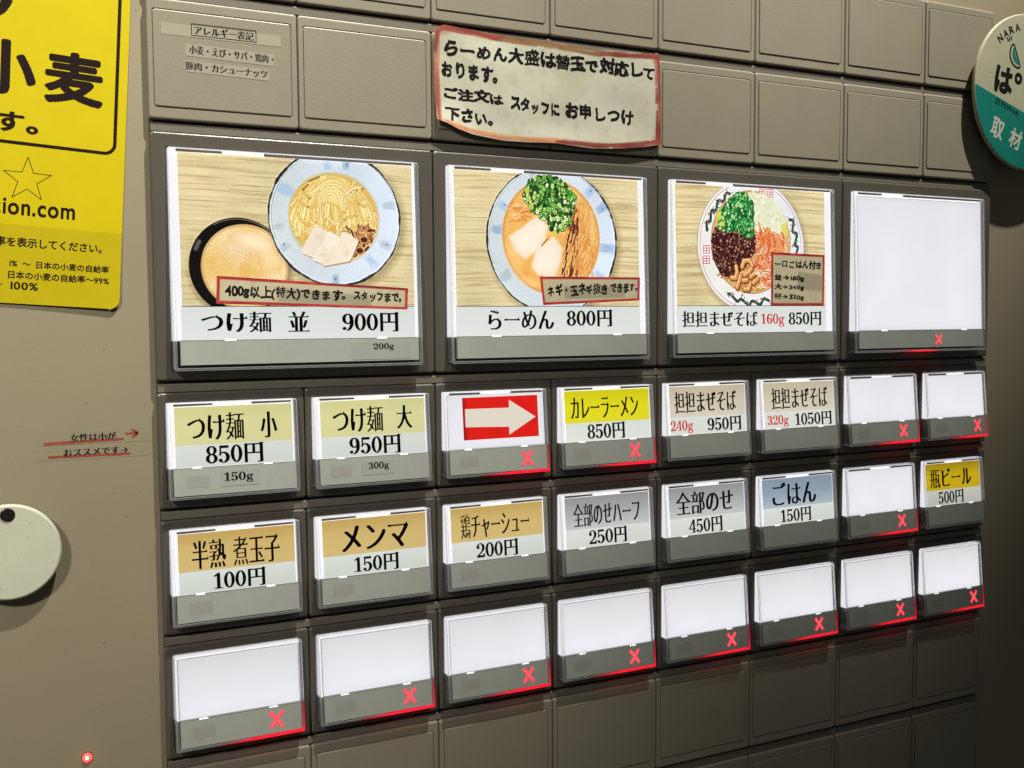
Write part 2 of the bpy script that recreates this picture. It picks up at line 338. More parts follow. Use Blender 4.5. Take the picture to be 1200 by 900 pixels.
# ---------------------------------------------------------------- flat print: the food pictures on the three photo cards
class Print:
    def __init__(s, x0, z0, x1, z1, nx, nz, base):
        s.nx, s.nz = nx, nz; s.box = (x0, z0, x1, z1)
        s.X, s.Z = np.meshgrid(np.linspace(x0, x1, nx), np.linspace(z0, z1, nz)); s.px = abs(x1-x0)/(nx-1)
        s.c = np.zeros((nz, nx, 3)); s.c[:] = base
    def mix(s, m, col, sl=None):
        m = np.clip(m, 0, 1)[..., None]
        if sl is None: s.c = s.c*(1-m)+np.asarray(col, float)*m
        else: s.c[sl] = s.c[sl]*(1-m)+np.asarray(col, float)*m
    def sub(s, x0, z0, x1, z1, pad):
        bx0, bz0, bx1, bz1 = s.box
        i0 = int((min(x0, x1)-pad-bx0)/(bx1-bx0)*(s.nx-1)); i1 = int((max(x0, x1)+pad-bx0)/(bx1-bx0)*(s.nx-1))+2
        j0 = int((max(z0, z1)+pad-bz0)/(bz1-bz0)*(s.nz-1)); j1 = int((min(z0, z1)-pad-bz0)/(bz1-bz0)*(s.nz-1))+2
        return (slice(max(j0, 0), max(min(j1, s.nz), 0)), slice(max(i0, 0), max(min(i1, s.nx), 0)))
    def ell(s, cx, cz, rx, rz, soft=.25, ang=0):
        ca, sa = math.cos(ang), math.sin(ang); x = s.X-cx; z = s.Z-cz
        a = (x*ca+z*sa)/rx; b = (-x*sa+z*ca)/rz
        return np.clip(.5+(1-np.sqrt(a*a+b*b))*min(rx, rz)/soft, 0, 1)
    def poly(s, pts, soft=.3, rnd=0.):
        P = np.array(pts, float); ins = np.zeros(s.X.shape, bool); dist = np.full(s.X.shape, 1e9)
        for i in range(len(P)):
            (ax, az), (bx, bz) = P[i], P[(i+1) % len(P)]
            c = ((az > s.Z) != (bz > s.Z)); ins ^= c & (s.X < (bx-ax)*(s.Z-az)/((bz-az) or 1e-9)+ax)
            t = np.clip(((s.X-ax)*(bx-ax)+(s.Z-az)*(bz-az))/((bx-ax)**2+(bz-az)**2), 0, 1)
            dist = np.minimum(dist, np.hypot(s.X-ax-t*(bx-ax), s.Z-az-t*(bz-az)))
        return np.clip(.5+(np.where(ins, dist, -dist)+rnd)/soft, 0, 1)
    def stroke(s, pts, w, col, soft=.2, alpha=1., shade=None):
        P = np.array(pts, float); sl = s.sub(P[:, 0].min(), P[:, 1].max(), P[:, 0].max(), P[:, 1].min(), w+soft)
        X, Z = s.X[sl], s.Z[sl]
        if X.size == 0: return
        dist = np.full(X.shape, 1e9)
        for (ax, az), (bx, bz) in zip(P[:-1], P[1:]):
            t = np.clip(((X-ax)*(bx-ax)+(Z-az)*(bz-az))/max((bx-ax)**2+(bz-az)**2, 1e-9), 0, 1)
            dist = np.minimum(dist, np.hypot(X-ax-t*(bx-ax), Z-az-t*(bz-az)))
        if shade is not None: s.mix(np.clip(.5+(w*.5+.14-dist)/soft, 0, 1)*.75*alpha, shade, sl)
        s.mix(np.clip(.5+(w*.5-dist)/soft, 0, 1)*alpha, col, sl)
    def dot(s, cx, cz, r, col, alpha=1., soft=.2, rx=None):
        sl = s.sub(cx-r, cz+r, cx+r, cz-r, soft+(rx or 0)); X, Z = s.X[sl], s.Z[sl]
        if X.size: s.mix(np.clip(.5+(r-np.hypot((X-cx)*(r/(rx or r)), Z-cz))/soft, 0, 1)*alpha, col, sl)
    def noise(s, sc, seed, oct=3):
        rs = np.random.RandomState(seed); out = 0
        for o in range(oct):
            f = 2**o/sc; n = 64; g = rs.rand(n, n); u = (s.X*f) % n; v = (-s.Z*f) % n
            i = u.astype(int); j = v.astype(int); fu = u-i; fv = v-j; fu = fu*fu*(3-2*fu); fv = fv*fv*(3-2*fv); i2 = (i+1) % n; j2 = (j+1) % n
            out = out+((g[j % n, i % n]*(1-fu)+g[j % n, i2]*fu)*(1-fv)+(g[j2, i % n]*(1-fu)+g[j2, i2]*fu)*fv)*.5**o
        return out/(2-.5**(oct-1))
    def wood(s, seed):
        rs = np.random.RandomState(seed); s.c[:] = (219, 203, 158)
        z = s.Z+.25*np.sin(s.X*.12+seed)
        g = rs.rand(400); u = ((-z)*4) % 399; i = u.astype(int); n1 = g[i]*(1-(u-i))+g[i+1]*(u-i)
        g2 = rs.rand(60, 40); U = ((-z)*1.6) % 59; i = U.astype(int); V = (s.X*.06+50) % 39; j = V.astype(int); fu = U-i; fv = V-j
        n2 = (g2[i, j]*(1-fv)+g2[i, j+1]*fv)*(1-fu)+(g2[i+1, j]*(1-fv)+g2[i+1, j+1]*fv)*fu
        s.mix((n1-.45)*.45, (196, 176, 126)); s.mix((n2-.52)*1.3, (168, 144, 96)); s.mix((.35-n2)*1.0, (238, 228, 192))
        for k in range(46):
            zz = s.box[1]-rs.rand()*abs(s.box[3]-s.box[1]); xx = s.box[0]+rs.rand()*80; L = 6+rs.rand()*30
            s.stroke([(xx+t*L, zz+.15*math.sin(t*4+k)) for t in np.linspace(0, 1, 6)], .12+rs.rand()*.2, (150, 126, 84), .3, .2+.35*rs.rand())
    def photo_finish(s, seed, k=.8, grain=5.0):
        rs = np.random.RandomState(seed); g = s.c.copy()
        for ax in (0, 1):
            for _ in range(3): g = (np.roll(g, 1, ax)+np.roll(g, -1, ax)+g)/3
        s.c = s.c+(s.c-g)*k
        n = s.noise(.35, seed, 1)-.5; n2 = s.noise(14, seed+1, 2)-.5
        s.c = s.c*(1+n2[..., None]*.10)+n[..., None]*grain*2.2
        s.c = 128+(s.c-128)*1.06
    def build(s, name, material, D, h, loc, parent):
        c = np.clip(s.c, 0, 255)/255; c = np.where(c <= .04045, c/12.92, ((c+.055)/1.055)**2.4)
        X = s.X.ravel(); Z = s.Z.ravel(); v = np.stack([X*MM, -(np.array([D(0, z) for z in s.Z[:, 0]])[:, None]+np.zeros_like(s.X)).ravel()*MM-h*MM, Z*MM], 1)
        return grid(name, v, s.nx, s.nz, c.reshape(-1, 3), material, loc, parent)
def grid(name, v, nx, nz, col, material, loc, parent):
    me = bpy.data.meshes.new(name); i = np.arange((nz-1)*(nx-1)); r = i//(nx-1); q = r*nx+i % (nx-1)
    f = np.stack([q+nx, q+nx+1, q+1, q], 1).astype('i')
    me.vertices.add(len(v)); me.vertices.foreach_set('co', v.astype('f').ravel())
    me.loops.add(len(f)*4); me.loops.foreach_set('vertex_index', f.ravel()); me.polygons.add(len(f)); me.polygons.foreach_set('loop_start', np.arange(len(f), dtype='i')*4)
    me.update(calc_edges=True); me.validate(); setcol(me, col); me.materials.append(material)
    me.polygons.foreach_set('use_smooth', [True]*len(f))
    return link(name, me, loc, parent)
def arc(cx, cz, rx, rz, a0, a1, n=14, wob=0, rs=None):
    p = rs.rand()*6 if rs is not None else 0
    return [(cx+(rx+wob*math.sin(t*5+p))*math.cos(math.radians(a)), cz+(rz+wob*math.sin(t*4+p))*math.sin(math.radians(a))) for t, a in zip(np.linspace(0, 1, n), np.linspace(a0, a1, n))]
def bowl(p, cx, cz, r, seed, patches):
    rs = np.random.RandomState(seed)
    p.mix(p.ell(cx+1.2, cz-1.6, r+.6, r+.4, 3)*.45, (120, 100, 66))
    p.mix(p.ell(cx, cz, r, r, .3), (206, 214, 214))
    sh = np.clip((p.X-cx)/r*.5+.5, 0, 1); p.mix(p.ell(cx, cz, r, r, .3)*sh*.8, (216, 228, 246))
    for bx, bz, sz, a in patches:
        tocx, tocz = cx-bx, cz-bz; L = math.hypot(tocx, tocz); ux, uz = tocx/L, tocz/L; col = [(168, 192, 222), (146, 172, 206), (176, 188, 198)][rs.randint(3)]
        for k in range(4):
            e = [(rs.randn()*.35, rs.randn()*.35) for _ in range(4)]; w1, w2, l1, l2 = sz*(.35+.5*rs.rand()), sz*(.3+.5*rs.rand()), -sz*(.5+.7*rs.rand()), sz*(.6+.9*rs.rand())
            q = [(bx+ux*l1-uz*w1, bz+uz*l1+ux*w1), (bx+ux*l1+uz*w1, bz+uz*l1-ux*w1), (bx+ux*l2+uz*w2, bz+uz*l2-ux*w2), (bx+ux*l2-uz*w2, bz+uz*l2+ux*w2)]
            p.mix(p.poly([(x+i, z+j) for (x, z), (i, j) in zip(q, e)], .7)*(.18+.25*rs.rand()), col)
        if rs.rand() < .5: p.dot(bx+rs.randn()*.5, bz+rs.randn()*.5, .3, (70, 88, 130), .7, .5)
    for a in np.arange(0, 360, 2.2):
        wv = .25+.85*abs(math.sin(math.radians(a)*2.3+seed))*rs.rand()+.12; rr = r-.25+.07*math.sin(a*.31)
        p.stroke(arc(cx, cz, rr, rr, a, a+2.6, 3), wv, (52, 50, 54), .25, .55+.45*rs.rand())
    p.stroke(arc(cx+.2, cz, r-1.0, r-1.0, 20, 200, 40), .16, (120, 118, 120), .3, .6)
def negi(p, pts, n, seed, greens, rr=(.5, 1.0)):
    rs = np.random.RandomState(seed); P = np.array(pts); m = p.poly(pts, .5, .4)
    p.mix(m, greens[0]); x0, x1, z0, z1 = P[:, 0].min(), P[:, 0].max(), P[:, 1].min(), P[:, 1].max()
    for k in range(n):
        x = x0+rs.rand()*(x1-x0); z = z0+rs.rand()*(z1-z0)
        j = int(np.argmin(abs(p.Z[:, 0]-z))); i = int(np.argmin(abs(p.X[0]-x)))
        if m[j, i] < .4: continue
        r = rr[0]+rs.rand()*(rr[1]-rr[0]); c = np.array(greens[rs.randint(len(greens))], float); e = .55+.45*rs.rand()
        p.dot(x+.12, z-.16, r+.12, np.array(greens[0])*.55, .6, .3, (r+.12)*e)
        p.dot(x, z, r, c, 1, .2, r*e)
        if rs.rand() < .45: p.dot(x, z, r*.62, np.minimum(c*1.35+35, 255), .85, .2, r*.62*e); p.dot(x, z, r*.26, c*.55, .8, .2, r*.26*e)
def picture_tsukemen():
    p = Print(8.6, -6.3, 91.2, -57.7, 420, 262, 0); p.wood(3); rs = np.random.RandomState(5)
    # dark soup bowl
    p.mix(p.ell(28.6, -45.4, 17.6, 17.3, 2.2)*.5, (110, 90, 60)); p.mix(p.ell(27.9, -44.2, 16.7, 16.7, .3), (24, 22, 21))
    p.stroke(arc(27.9, -44.2, 16.2, 16.2, 35, 120, 20), .25, (150, 140, 118), .35, .8); p.stroke(arc(27.9, -44.2, 16.5, 16.5, -10, 60, 20), .5, (116, 98, 70), .4, .8)
    p.stroke(arc(27.9, -44.2, 15.4, 15.4, 148, 158, 6), 1.4, (110, 110, 108), .9, .8)
    s = p.ell(29.9, -44.4, 14.7, 14.6, .5); p.mix(s, (233, 196, 124)); n = p.noise(5, 11); n2 = p.noise(11, 12)
    p.mix(s*np.clip((n2-.35)*2.2, 0, .9), (240, 218, 176)); p.mix(s*np.clip((n-.52)*3, 0, .75), (228, 178, 92)); p.mix(s*np.clip((p.ell(31, -37, 8, 5, 7)), 0, 1)*.7, (238, 212, 176))
    for k in range(90): a = rs.rand()*6.3; r = rs.rand()**.5*14; p.dot(29.9+r*math.cos(a), -44.4+r*math.sin(a), .12+.15*rs.rand(), (216, 160, 90) if k % 2 else (250, 236, 206), .6, .25)
    p.mix(np.clip(s*(1-p.ell(29.9, -44.4, 14.0, 13.9, .5)), 0, 1)*.7, (196, 156, 98))
    for k in range(26):
        a = rs.rand()*6.3; r = rs.rand()**.5*12.5; x = 29.9+r*math.cos(a); z = -44.4+r*math.sin(a); p.stroke(arc(x, z, .5+rs.rand()*1.2, .4+rs.rand()*.8, 0, 200+rs.rand()*150, 10), .14, (252, 240, 212), .25, .5); 
    p.mix(p.ell(33, -35.5, 5, 2.2, 2.5, -.3)*.6, (252, 236, 208)); p.mix(p.ell(38, -42, 2.2, 4.5, 2.5, .2)*.45, (246, 226, 190))
    # noodle bowl
    bowl(p, 62.3, -26.4, 24.2, 2, [(44.8, -17.3, 2.6, 2), (59.5, -8, 1.6, 1.6), (66.7, -6.9, 2.2, 0), (82.3, -21, 2, 0), (80.7, -35.4, 2.2, .5), (75.3, -41.5, 2.4, .7), (61.6, -48, 1.5, 0), (41.5, -30, 1.2, 0), (43.7, -37, 1.8, 1)])
    inn = p.ell(61.8, -26.5, 16.6, 16.3, 1.2); p.mix(inn, (206, 190, 142)); p.mix(p.ell(61.6, -25.6, 15.9, 14.6, 1.0), (222, 184, 92))
    inside = lambda u, v: ((u-61.7)/16)**2+((v+25.9)/15.0)**2 < 1
    for k in range(520):
        side = 1 if rs.rand() < .5 else -1; wd = 1.5+rs.rand()*15; ofx = rs.randn()*1.2; a0 = 15+rs.rand()*60; a0 = rs.rand()*70; a1 = min(a0+20+rs.rand()*40, 98); rz = 17+wd*.45+rs.randn()*2
        tilt = rs.randn()*.10
        pts = []
        for t in np.linspace(a0, a1, 8):
            t = min(t, 100); u = side*wd*math.cos(math.radians(t)); v = rz*math.sin(math.radians(t))-rz; pts.append((61+ofx+u+v*tilt, -11.6-abs(ofx)*.4+v+(k % 5)*-.6))
        pts = [q for q in pts if inside(*q)]
        if len(pts) > 2:
            t = rs.rand()**.8; c = np.array((232, 198, 112))*(1-t)+np.array((252, 240, 184))*t
            p.stroke(pts, .5+.4*rs.rand(), c, .3, .92, shade=(212, 170, 88) if k % 3 else (188, 138, 62))
    for k in range(55):
        x = 48+rs.rand()*27; z = -13-rs.rand()*20; a0 = rs.rand()*360; R = 1.6+rs.rand()*4.5
        pts = [q for q in arc(x, z, R, R*.8, a0, a0+50+rs.rand()*90, 8) if inside(*q)]
        if len(pts) > 3: t = rs.rand(); p.stroke(pts, .5+.35*rs.rand(), np.array((230, 192, 102))*(1-t)+np.array((253, 240, 182))*t, .28, .85, shade=(186, 134, 54))
    for k in range(22):
        x = 47+rs.rand()*28; z = -13-rs.rand()*22
        if inside(x, z): p.dot(x, z, .2+.25*rs.rand(), (160, 108, 44), .5, .35, .5)
    p.mix(p.ell(62, -17, 6, 3.5, 5)*.35, (255, 246, 206))
    for k in range(6): p.stroke(arc(60.5+k*.2, -20.5, 1.6+k*1.0, 1.5+k*1.15, 30+k*6, 190-k*12, 10), .6, (250, 236, 176), .3, .85, shade=(206, 158, 70))
    for pts in ([(56.5, -12.2), (53, -13.8)], [(52.5, -15), (50.6, -17)]): p.stroke(pts, .7, (130, 96, 40), .4, .7)
    for k in range(60):
        x = 66+rs.rand()*10; z = -30-rs.rand()*10
        if ((x-61.8)/16)**2+((z+26.5)/15.6)**2 < 1: L = 1+rs.rand()*2; a = rs.rand()*3.1; p.stroke([(x, z), (x+L*math.cos(a), z+L*math.sin(a))], .5+.4*rs.rand(), [(168, 104, 60), (112, 58, 38), (214, 160, 112), (196, 132, 84)][rs.randint(4)], .25, .95, shade=(94, 52, 34))
    for x, z in ((72.5, -33.8), (70.8, -37.8)): p.dot(x, z, 1.0, (74, 38, 32), .9, .4, 1.3); p.stroke(arc(x, z, 1.6, 1.3, 0, 360, 14), .5, (200, 138, 92), .3)
    for q, c in (([(55, -30.2), (58.7, -32.2), (57, -41), (50.3, -38.4)], (238, 222, 200)), ([(59.9, -32.1), (63.6, -34.5), (58, -42.2), (54.4, -40.9)], (244, 232, 212)), ([(65.2, -32.0), (69.4, -34.5), (66.4, -40.8), (57.7, -42.6)], (240, 224, 202))):
        p.mix(p.poly([(x+.3, z-.45) for x, z in q], .5, .9)*.75, (176, 132, 92)); p.mix(p.poly(q, .35, .9), c)
        m = p.poly(q, .8, -.2); p.mix(m*np.clip((p.noise(2.2, 7)-.5)*2, 0, .5), (224, 200, 172))
    p.photo_finish(3)
    return p
def picture_ramen():
    p = Print(8.0, -6.3, 89.6, -57.7, 420, 264, 0); p.wood(8); rs = np.random.RandomState(9)
    bowl(p, 50, -31.8, 29, 4, [(41.4, -7.4, 2.2, 0), (67, -12, 2.4, -.7), (72.6, -18.2, 2.4, -.9), (75, -34.5, 3, -1.4), (28.5, -19.5, 2.4, 1), (25, -28.5, 2.2, 1.4), (29, -46, 3, -.9), (71, -46, 2, .8)])
    s = p.ell(49.4, -30.5, 21.6, 22.6, .9); p.mix(s, (233, 176, 96)); n = p.noise(4, 3); n2 = p.noise(9, 4)
    p.mix(s*np.clip((n2-.4)*2, 0, .8), (240, 196, 124)); p.mix(s*np.clip((n-.55)*3, 0, .7), (224, 152, 72)); p.mix(s*p.ell(58, -10, 7, 5, 4)*.5, (242, 212, 132))
    p.mix(np.clip(s*(1-p.ell(49.4, -30.5, 20.7, 21.7, .8)), 0, 1)*.6, (206, 138, 74))
    for k in range(220):
        x = 56+rs.rand()*14; z = -15-rs.rand()*32
        if ((x-49.4)/20.5)**2+((z+30.5)/21.5)**2 < 1: L = 2+rs.rand()*4; a = -1.1-rs.rand()*.9; t = rs.rand(); p.stroke([(x+L*u*math.cos(a)+.5*math.sin(u*5), z+L*u*math.sin(a)) for u in (0, .33, .66, 1)], .5+.4*rs.rand(), np.array((222, 154, 76))*(1-t)+np.array((250, 212, 138))*t, .3, .85, shade=(196, 116, 52))
    for k in range(110):
        z = -19-rs.rand()*26; u = (-19-z)/26; x = 60.5-3.5*u+(rs.rand()-.5)*(2.5+6*u); L = 2+rs.rand()*3.5; a = -1.6-.35*(rs.rand())
        p.stroke([(x, z), (x+L*.5*math.cos(a)+.2, z+L*.5*math.sin(a)), (x+L*math.cos(a), z+L*math.sin(a))], .35+.5*rs.rand(), [(108, 52, 40), (214, 150, 96), (240, 186, 120), (150, 84, 52), (74, 34, 34)][rs.randint(5)], .25, .9)
    for k in range(26): x = 30+rs.rand()*10; z = -19-rs.rand()*7; p.stroke(arc(x, z, 2, 1.2, 20+rs.rand()*60, 150, 7), .6, (246, 198, 140) if k % 2 else (214, 140, 80), .3, .8)
    for k in range(60):
        a = rs.rand()*6.3; r = rs.rand()**.4; x = 49.4+20*r*math.cos(a); z = -30.5+21*r*math.sin(a)
        if x < 58: p.stroke(arc(x, z, .4+rs.rand()*1.4, .3+rs.rand()*.8, rs.rand()*360, rs.rand()*360+120, 8), .16, (252, 224, 170), .25, .45)
    p.mix(p.ell(33, -40, 3, 6, 3, .4)*.5, (248, 214, 150)); p.mix(p.ell(40, -48.5, 5, 1.5, 2, -.3)*.5, (250, 216, 152)); p.mix(p.ell(68, -28, 1.5, 6, 2, .1)*.5, (250, 214, 150))
    for q in ([(42.7, -23.4), (47.1, -26.3), (45.8, -31), (43.2, -34.8), (37.5, -38.6), (33.6, -36), (31.3, -31), (36.6, -27.8)], [(49.8, -31.1), (53.4, -34.7), (52.2, -41), (49.6, -46), (43, -45), (40.8, -42), (42.7, -36.2), (46.6, -33.6)]):
        p.mix(p.poly([(x-.2, z-.7) for x, z in q], 1.6, .6)*.6, (240, 204, 150)); p.mix(p.poly(q, 1.1, .6), (240, 222, 198)); p.mix(p.poly(q, 3, -1.5)*.7, (246, 234, 218))
    p.stroke([(44.8, -34), (46.2, -32.6), (47.6, -31.2)], .5, (150, 110, 66), .4, .8)
    G = [(44, 84, 36), (74, 134, 54), (100, 160, 66), (140, 188, 92), (58, 108, 46), (182, 212, 130), (36, 66, 38), (206, 222, 160), (120, 176, 74)]
    negi(p, [(43.5, -7.2), (49, -7.0), (55.5, -9.0), (60.5, -14.5), (58.6, -20), (57, -25.8), (50.8, -28.4), (46.4, -23.8), (41, -20.5), (37, -14.8), (39.5, -9.8)], 620, 2, G, (.5, 1.15))
    for x, z in ((39.4, -16), (40.4, -19.2), (50.6, -29), (38.8, -13)): p.dot(x, z, 1.1, (196, 206, 84), .9, .3)
    p.photo_finish(3)
    return p
def picture_mazesoba():
    p = Print(8.0, -6.3, 89.4, -57.6, 420, 264, 0); p.wood(14); rs = np.random.RandomState(21)
    cx, cz, r = 48, -31.5, 29.1
    p.mix(p.ell(cx+1, cz-1.5, r+.8, r+.5, 3)*.4, (120, 104, 70)); p.mix(p.ell(cx, cz, r, r, .3), (232, 230, 224)); p.mix(p.ell(cx, cz, r, r, .3)*np.clip((p.X-cx)/r*.5+.4, 0, 1)*.8, (224, 230, 240))
    p.stroke(arc(cx, cz, r-.2, r-.2, 0, 360, 90), .3, (150, 130, 110), .3, .7); p.stroke(arc(cx, cz, r-1.5, r-1.5, 0, 360, 90), .28, (196, 92, 84), .25, .8)
    for (a0, a1) in ((118, 165), (-20, 30), (238, 290)):
        base = arc(cx, cz, r-4.2, r-4.2, a0, a1, 26)
        pts = [(x+.9*math.sin(i*.9)*math.cos(math.radians(a0)), z+.9*math.sin(i*.9)) for i, (x, z) in enumerate(base)]
        p.stroke(pts, 1.3, (38, 72, 58), .4, .95); p.stroke(pts[::2], .4, (96, 140, 112), .3, .7)
        for i, (x, z) in enumerate(pts):
            a = rs.rand()*6.3; p.stroke([(x, z), (x+1.7*math.cos(a), z+1.7*math.sin(a))], .35, (34, 60, 50), .25, .9)
            if i % 5 == 2: p.dot(x+rs.randn()*.9, z+rs.randn()*.9, .6, (214, 96, 104), .75, .4)
    for sx, sz, an in ((23.6, -35.9, .1), (56.3, -8.2, -.15)):
        for di in (-2.2, 2.2):
            ox, oz = (sx, sz+di) if sx < 30 else (sx+di, sz)
            for k in range(4):
                p.stroke([(ox-1.7, oz-1.6+k*1.07), (ox+1.7, oz-1.6+k*1.07+an)], .38, (206, 96, 88), .25, .85)
                if k < 3: p.stroke([(ox-1.6+k*1.6, oz-1.6), (ox-1.6+k*1.6, oz+1.6)], .36, (206, 96, 88), .25, .8)
    s = p.ell(47.8, -30, 21.2, 21.9, .5); p.mix(p.ell(47.8, -30, 21.8, 22.5, .4), (196, 150, 110)); p.mix(s, (216, 176, 116))
    inside = lambda x, z: ((x-47.8)/20.6)**2+((z+30)/21.2)**2 < 1
    for k in range(150):
        x = 30+rs.rand()*36; z = -40-rs.rand()*11
        if inside(x, z): p.stroke([(x, z), (x+2*rs.randn(), z+rs.randn()), (x+3*rs.randn(), z-1)], .6, (236, 196, 130) if k % 2 else (206, 148, 86), .3, .9, shade=(160, 100, 60))
    # white onion
    p.mix(p.poly([(47, -9), (55, -9.2), (62.5, -13), (66.5, -20), (66, -25.5), (58, -25), (50.7, -26), (48.5, -17)], 1, .6), (230, 232, 204))
    for k in range(230):
        x = 48+rs.rand()*19; z = -9.2-rs.rand()*16.5
        if inside(x, z): a = rs.rand()*3.1; L = 1+rs.rand()*2.2; t = rs.rand(); p.stroke([(x, z), (x+L*.5*math.cos(a)+.2, z+L*.5*math.sin(a)), (x+L*math.cos(a), z+L*math.sin(a))], .45+.3*rs.rand(), np.array((222, 226, 186))*(1-t)+np.array((250, 250, 240))*t, .25, .9, shade=(204, 206, 160) if k % 3 else (170, 180, 120))
    p.mix(p.poly([(64, -22), (68, -20), (68.6, -26), (65, -28)], .8)*.8, (214, 206, 110))
    # shredded pickle
    for k in range(240):
        x = 49+rs.rand()*19; z = -24.5-rs.rand()*23
        if inside(x, z) and z < -27+(58-x)*.15+2.5*rs.rand(): a = rs.choice([-1.1, -.9, .5, 2.6, -1.4])+rs.randn()*.2; L = 2+rs.rand()*4; t = rs.rand(); p.stroke([(x+L*(u-.5)*math.cos(a)+.5*math.sin(u*4), z+L*(u-.5)*math.sin(a)) for u in (0, .3, .6, 1)], .55+.4*rs.rand(), [(236, 134, 78), (246, 168, 108), (224, 104, 62), (248, 206, 176), (240, 186, 150)][rs.randint(5)], .25, .92, shade=(176, 78, 46))
    # minced meat
    mp = [(28.5, -24.5), (36, -25), (43, -27.5), (49.3, -27.5), (49.2, -34), (44.5, -39.5), (37, -45), (31.5, -44), (27.4, -37), (26.9, -30)]
    m = p.poly(mp, .7, .5); p.mix(m, (66, 34, 34))
    for k in range(620):
        x = 26.5+rs.rand()*23.5; z = -24-rs.rand()*21.5; j = int(np.argmin(abs(p.Z[:, 0]-z))); i = int(np.argmin(abs(p.X[0]-x)))
        if m[j, i] > .4: rr = .25+.4*rs.rand(); p.dot(x+.12, z-.14, rr+.12, (30, 14, 16), .6, .25); p.dot(x, z, rr, [(110, 62, 54), (84, 42, 40), (140, 90, 76), (58, 28, 28), (164, 118, 100)][rs.randint(5)], 1, .2)
    G = [(30, 96, 48), (46, 140, 66), (78, 170, 84), (120, 196, 110), (168, 220, 150), (40, 120, 60)]
    negi(p, [(40.5, -9.2), (44.5, -8.8), (49, -13.5), (48.8, -20), (49, -27), (44, -27.8), (41, -24.4), (34.4, -25.6), (30, -24), (31, -18), (35, -13)], 600, 6, G, (.4, .95))
    for k in range(14): p.dot(29.8+rs.rand()*3, -16.5-rs.rand()*8, .8, (206, 210, 84), .8, .4)
    for pts in ([(36.6, -45.5), (38.8, -45.6), (39.6, -43), (39.2, -40.6)], [(42.4, -40.8), (43.4, -38.2), (46.6, -37.8), (48, -40.2)], [(39.5, -49.6), (40.6, -47), (41.4, -44.8)], [(43.6, -50.3), (45.6, -50.4), (46.8, -47.8)], [(43.6, -44.2), (46, -43), (47.4, -41.4)], [(42.8, -46.6), (44.8, -46.4)], [(47, -45), (49, -43.6), (51, -43)], [(48.4, -47.6), (50.6, -46)]):
        p.stroke([(x+.2, z-.35) for x, z in pts], 2.5, (84, 46, 30), .5, .8); p.stroke(pts, 2.0, (204, 142, 84), .5); p.stroke([(x-.15, z+.3) for x, z in pts], .8, (240, 198, 140), .6, .9)
    for k in range(60):
        x = 49+rs.rand()*10; z = -42-rs.rand()*8
        if inside(x, z): p.stroke([(x, z), (x+2, z-.8+rs.rand()*2)], .5, [(246, 206, 150), (190, 110, 70), (226, 160, 110), (250, 226, 200)][rs.randint(4)], .25, .9)
    p.photo_finish(3)
    return p
# ---------------------------------------------------------------- the ticket machine
XS = [0, 50, 100, 149.7, 200, 250, 301, 351.3, 398.5]
PITCH = 43.4515
def ztop(r): return -PITCH*r
TH = 39.35                                   # height of a plate below its top edge
machine = bpy.data.objects.new('ticket_machine', None); C.objects.link(machine)
WLOC['ticket_machine'] = Vector((.13, 0, -.62)); machine.location = WLOC['ticket_machine']; machine.empty_display_size = .05
tag(machine, 'beige ramen ticket vending machine with rows of backlit menu buttons on its front', 'ticket machine')
b = MB()
b.rings([(-300, -620, 560, 420, 14, -300), (-300, -620, 560, 420, 14, -6.5), (-298, -618, 558, 418, 13, -4), (-296, -616, 556, 416, 12, -3.2)], cap=True)
b.build('cabinet_front', PLATE, parent=machine)
b = MB(); b.rings([(.3, 43.3, 398.2, -345.5, 1.0, -4), (.3, 43.3, 398.2, -345.5, 1.0, -2.6), (.6, 43.0, 397.9, -345.2, .8, -2.3)]); b.build('button_bed', DARK, parent=machine)
rail_rows = [(-1, 1), (0, 1), (2, 1), (3, 1), (4, 1), (5, 1), (6, 1)]
for r, _ in rail_rows:
    z1 = ztop(r)-TH; z0 = ztop(r+1)
    m = MB()
    m.rings([(.5, z1-1.1, 398.0, z0+.2, .2, -2.4), (.5, z1-1.1, 398.0, z0+.2, .2, -1.2), (.6, z1-1.4, 397.9, z0+.3, .15, -.95)])
    m.build('rail', RAILM, parent=machine)
def plate_loops(W, H, g=.16):
    return [(g, 0, W-g, -H, 1.0, -3.0), (g, 0, W-g, -H, 1.0, -.62), (g+.2, -.2, W-g-.2, -H+.2, .95, -.24), (g+.5, -.5, W-g-.5, -H+.5, .8, -.05), (g+.85, -.85, W-g-.85, -H+.85, .6, 0)]
tile_mesh = {}
def tile(r, c):
    W = XS[c+1]-XS[c]; key = round(W, 1)
    if key not in tile_mesh:
        m = MB(); L = plate_loops(W, TH)
        L += [(1.75, -3.35, W-2.15, -TH+3.75, .9, 0), (1.85, -3.45, W-2.25, -TH+3.85, .85, -.28), (2.05, -3.65, W-2.45, -TH+4.05, .8, -.28), (2.2, -3.8, W-2.6, -TH+4.2, .7, .16), (2.45, -4.05, W-2.85, -TH+4.45, .6, .28)]
        m.rings(L); o = m.build('blank_plate', TILE, (XS[c], ztop(r), 0), machine); tile_mesh[key] = o.data; return o
    return link('blank_plate', tile_mesh[key], (XS[c], ztop(r), 0), machine)
for r in (-1, 0, 6, 7):
    for c in range(8): tile(r, c)
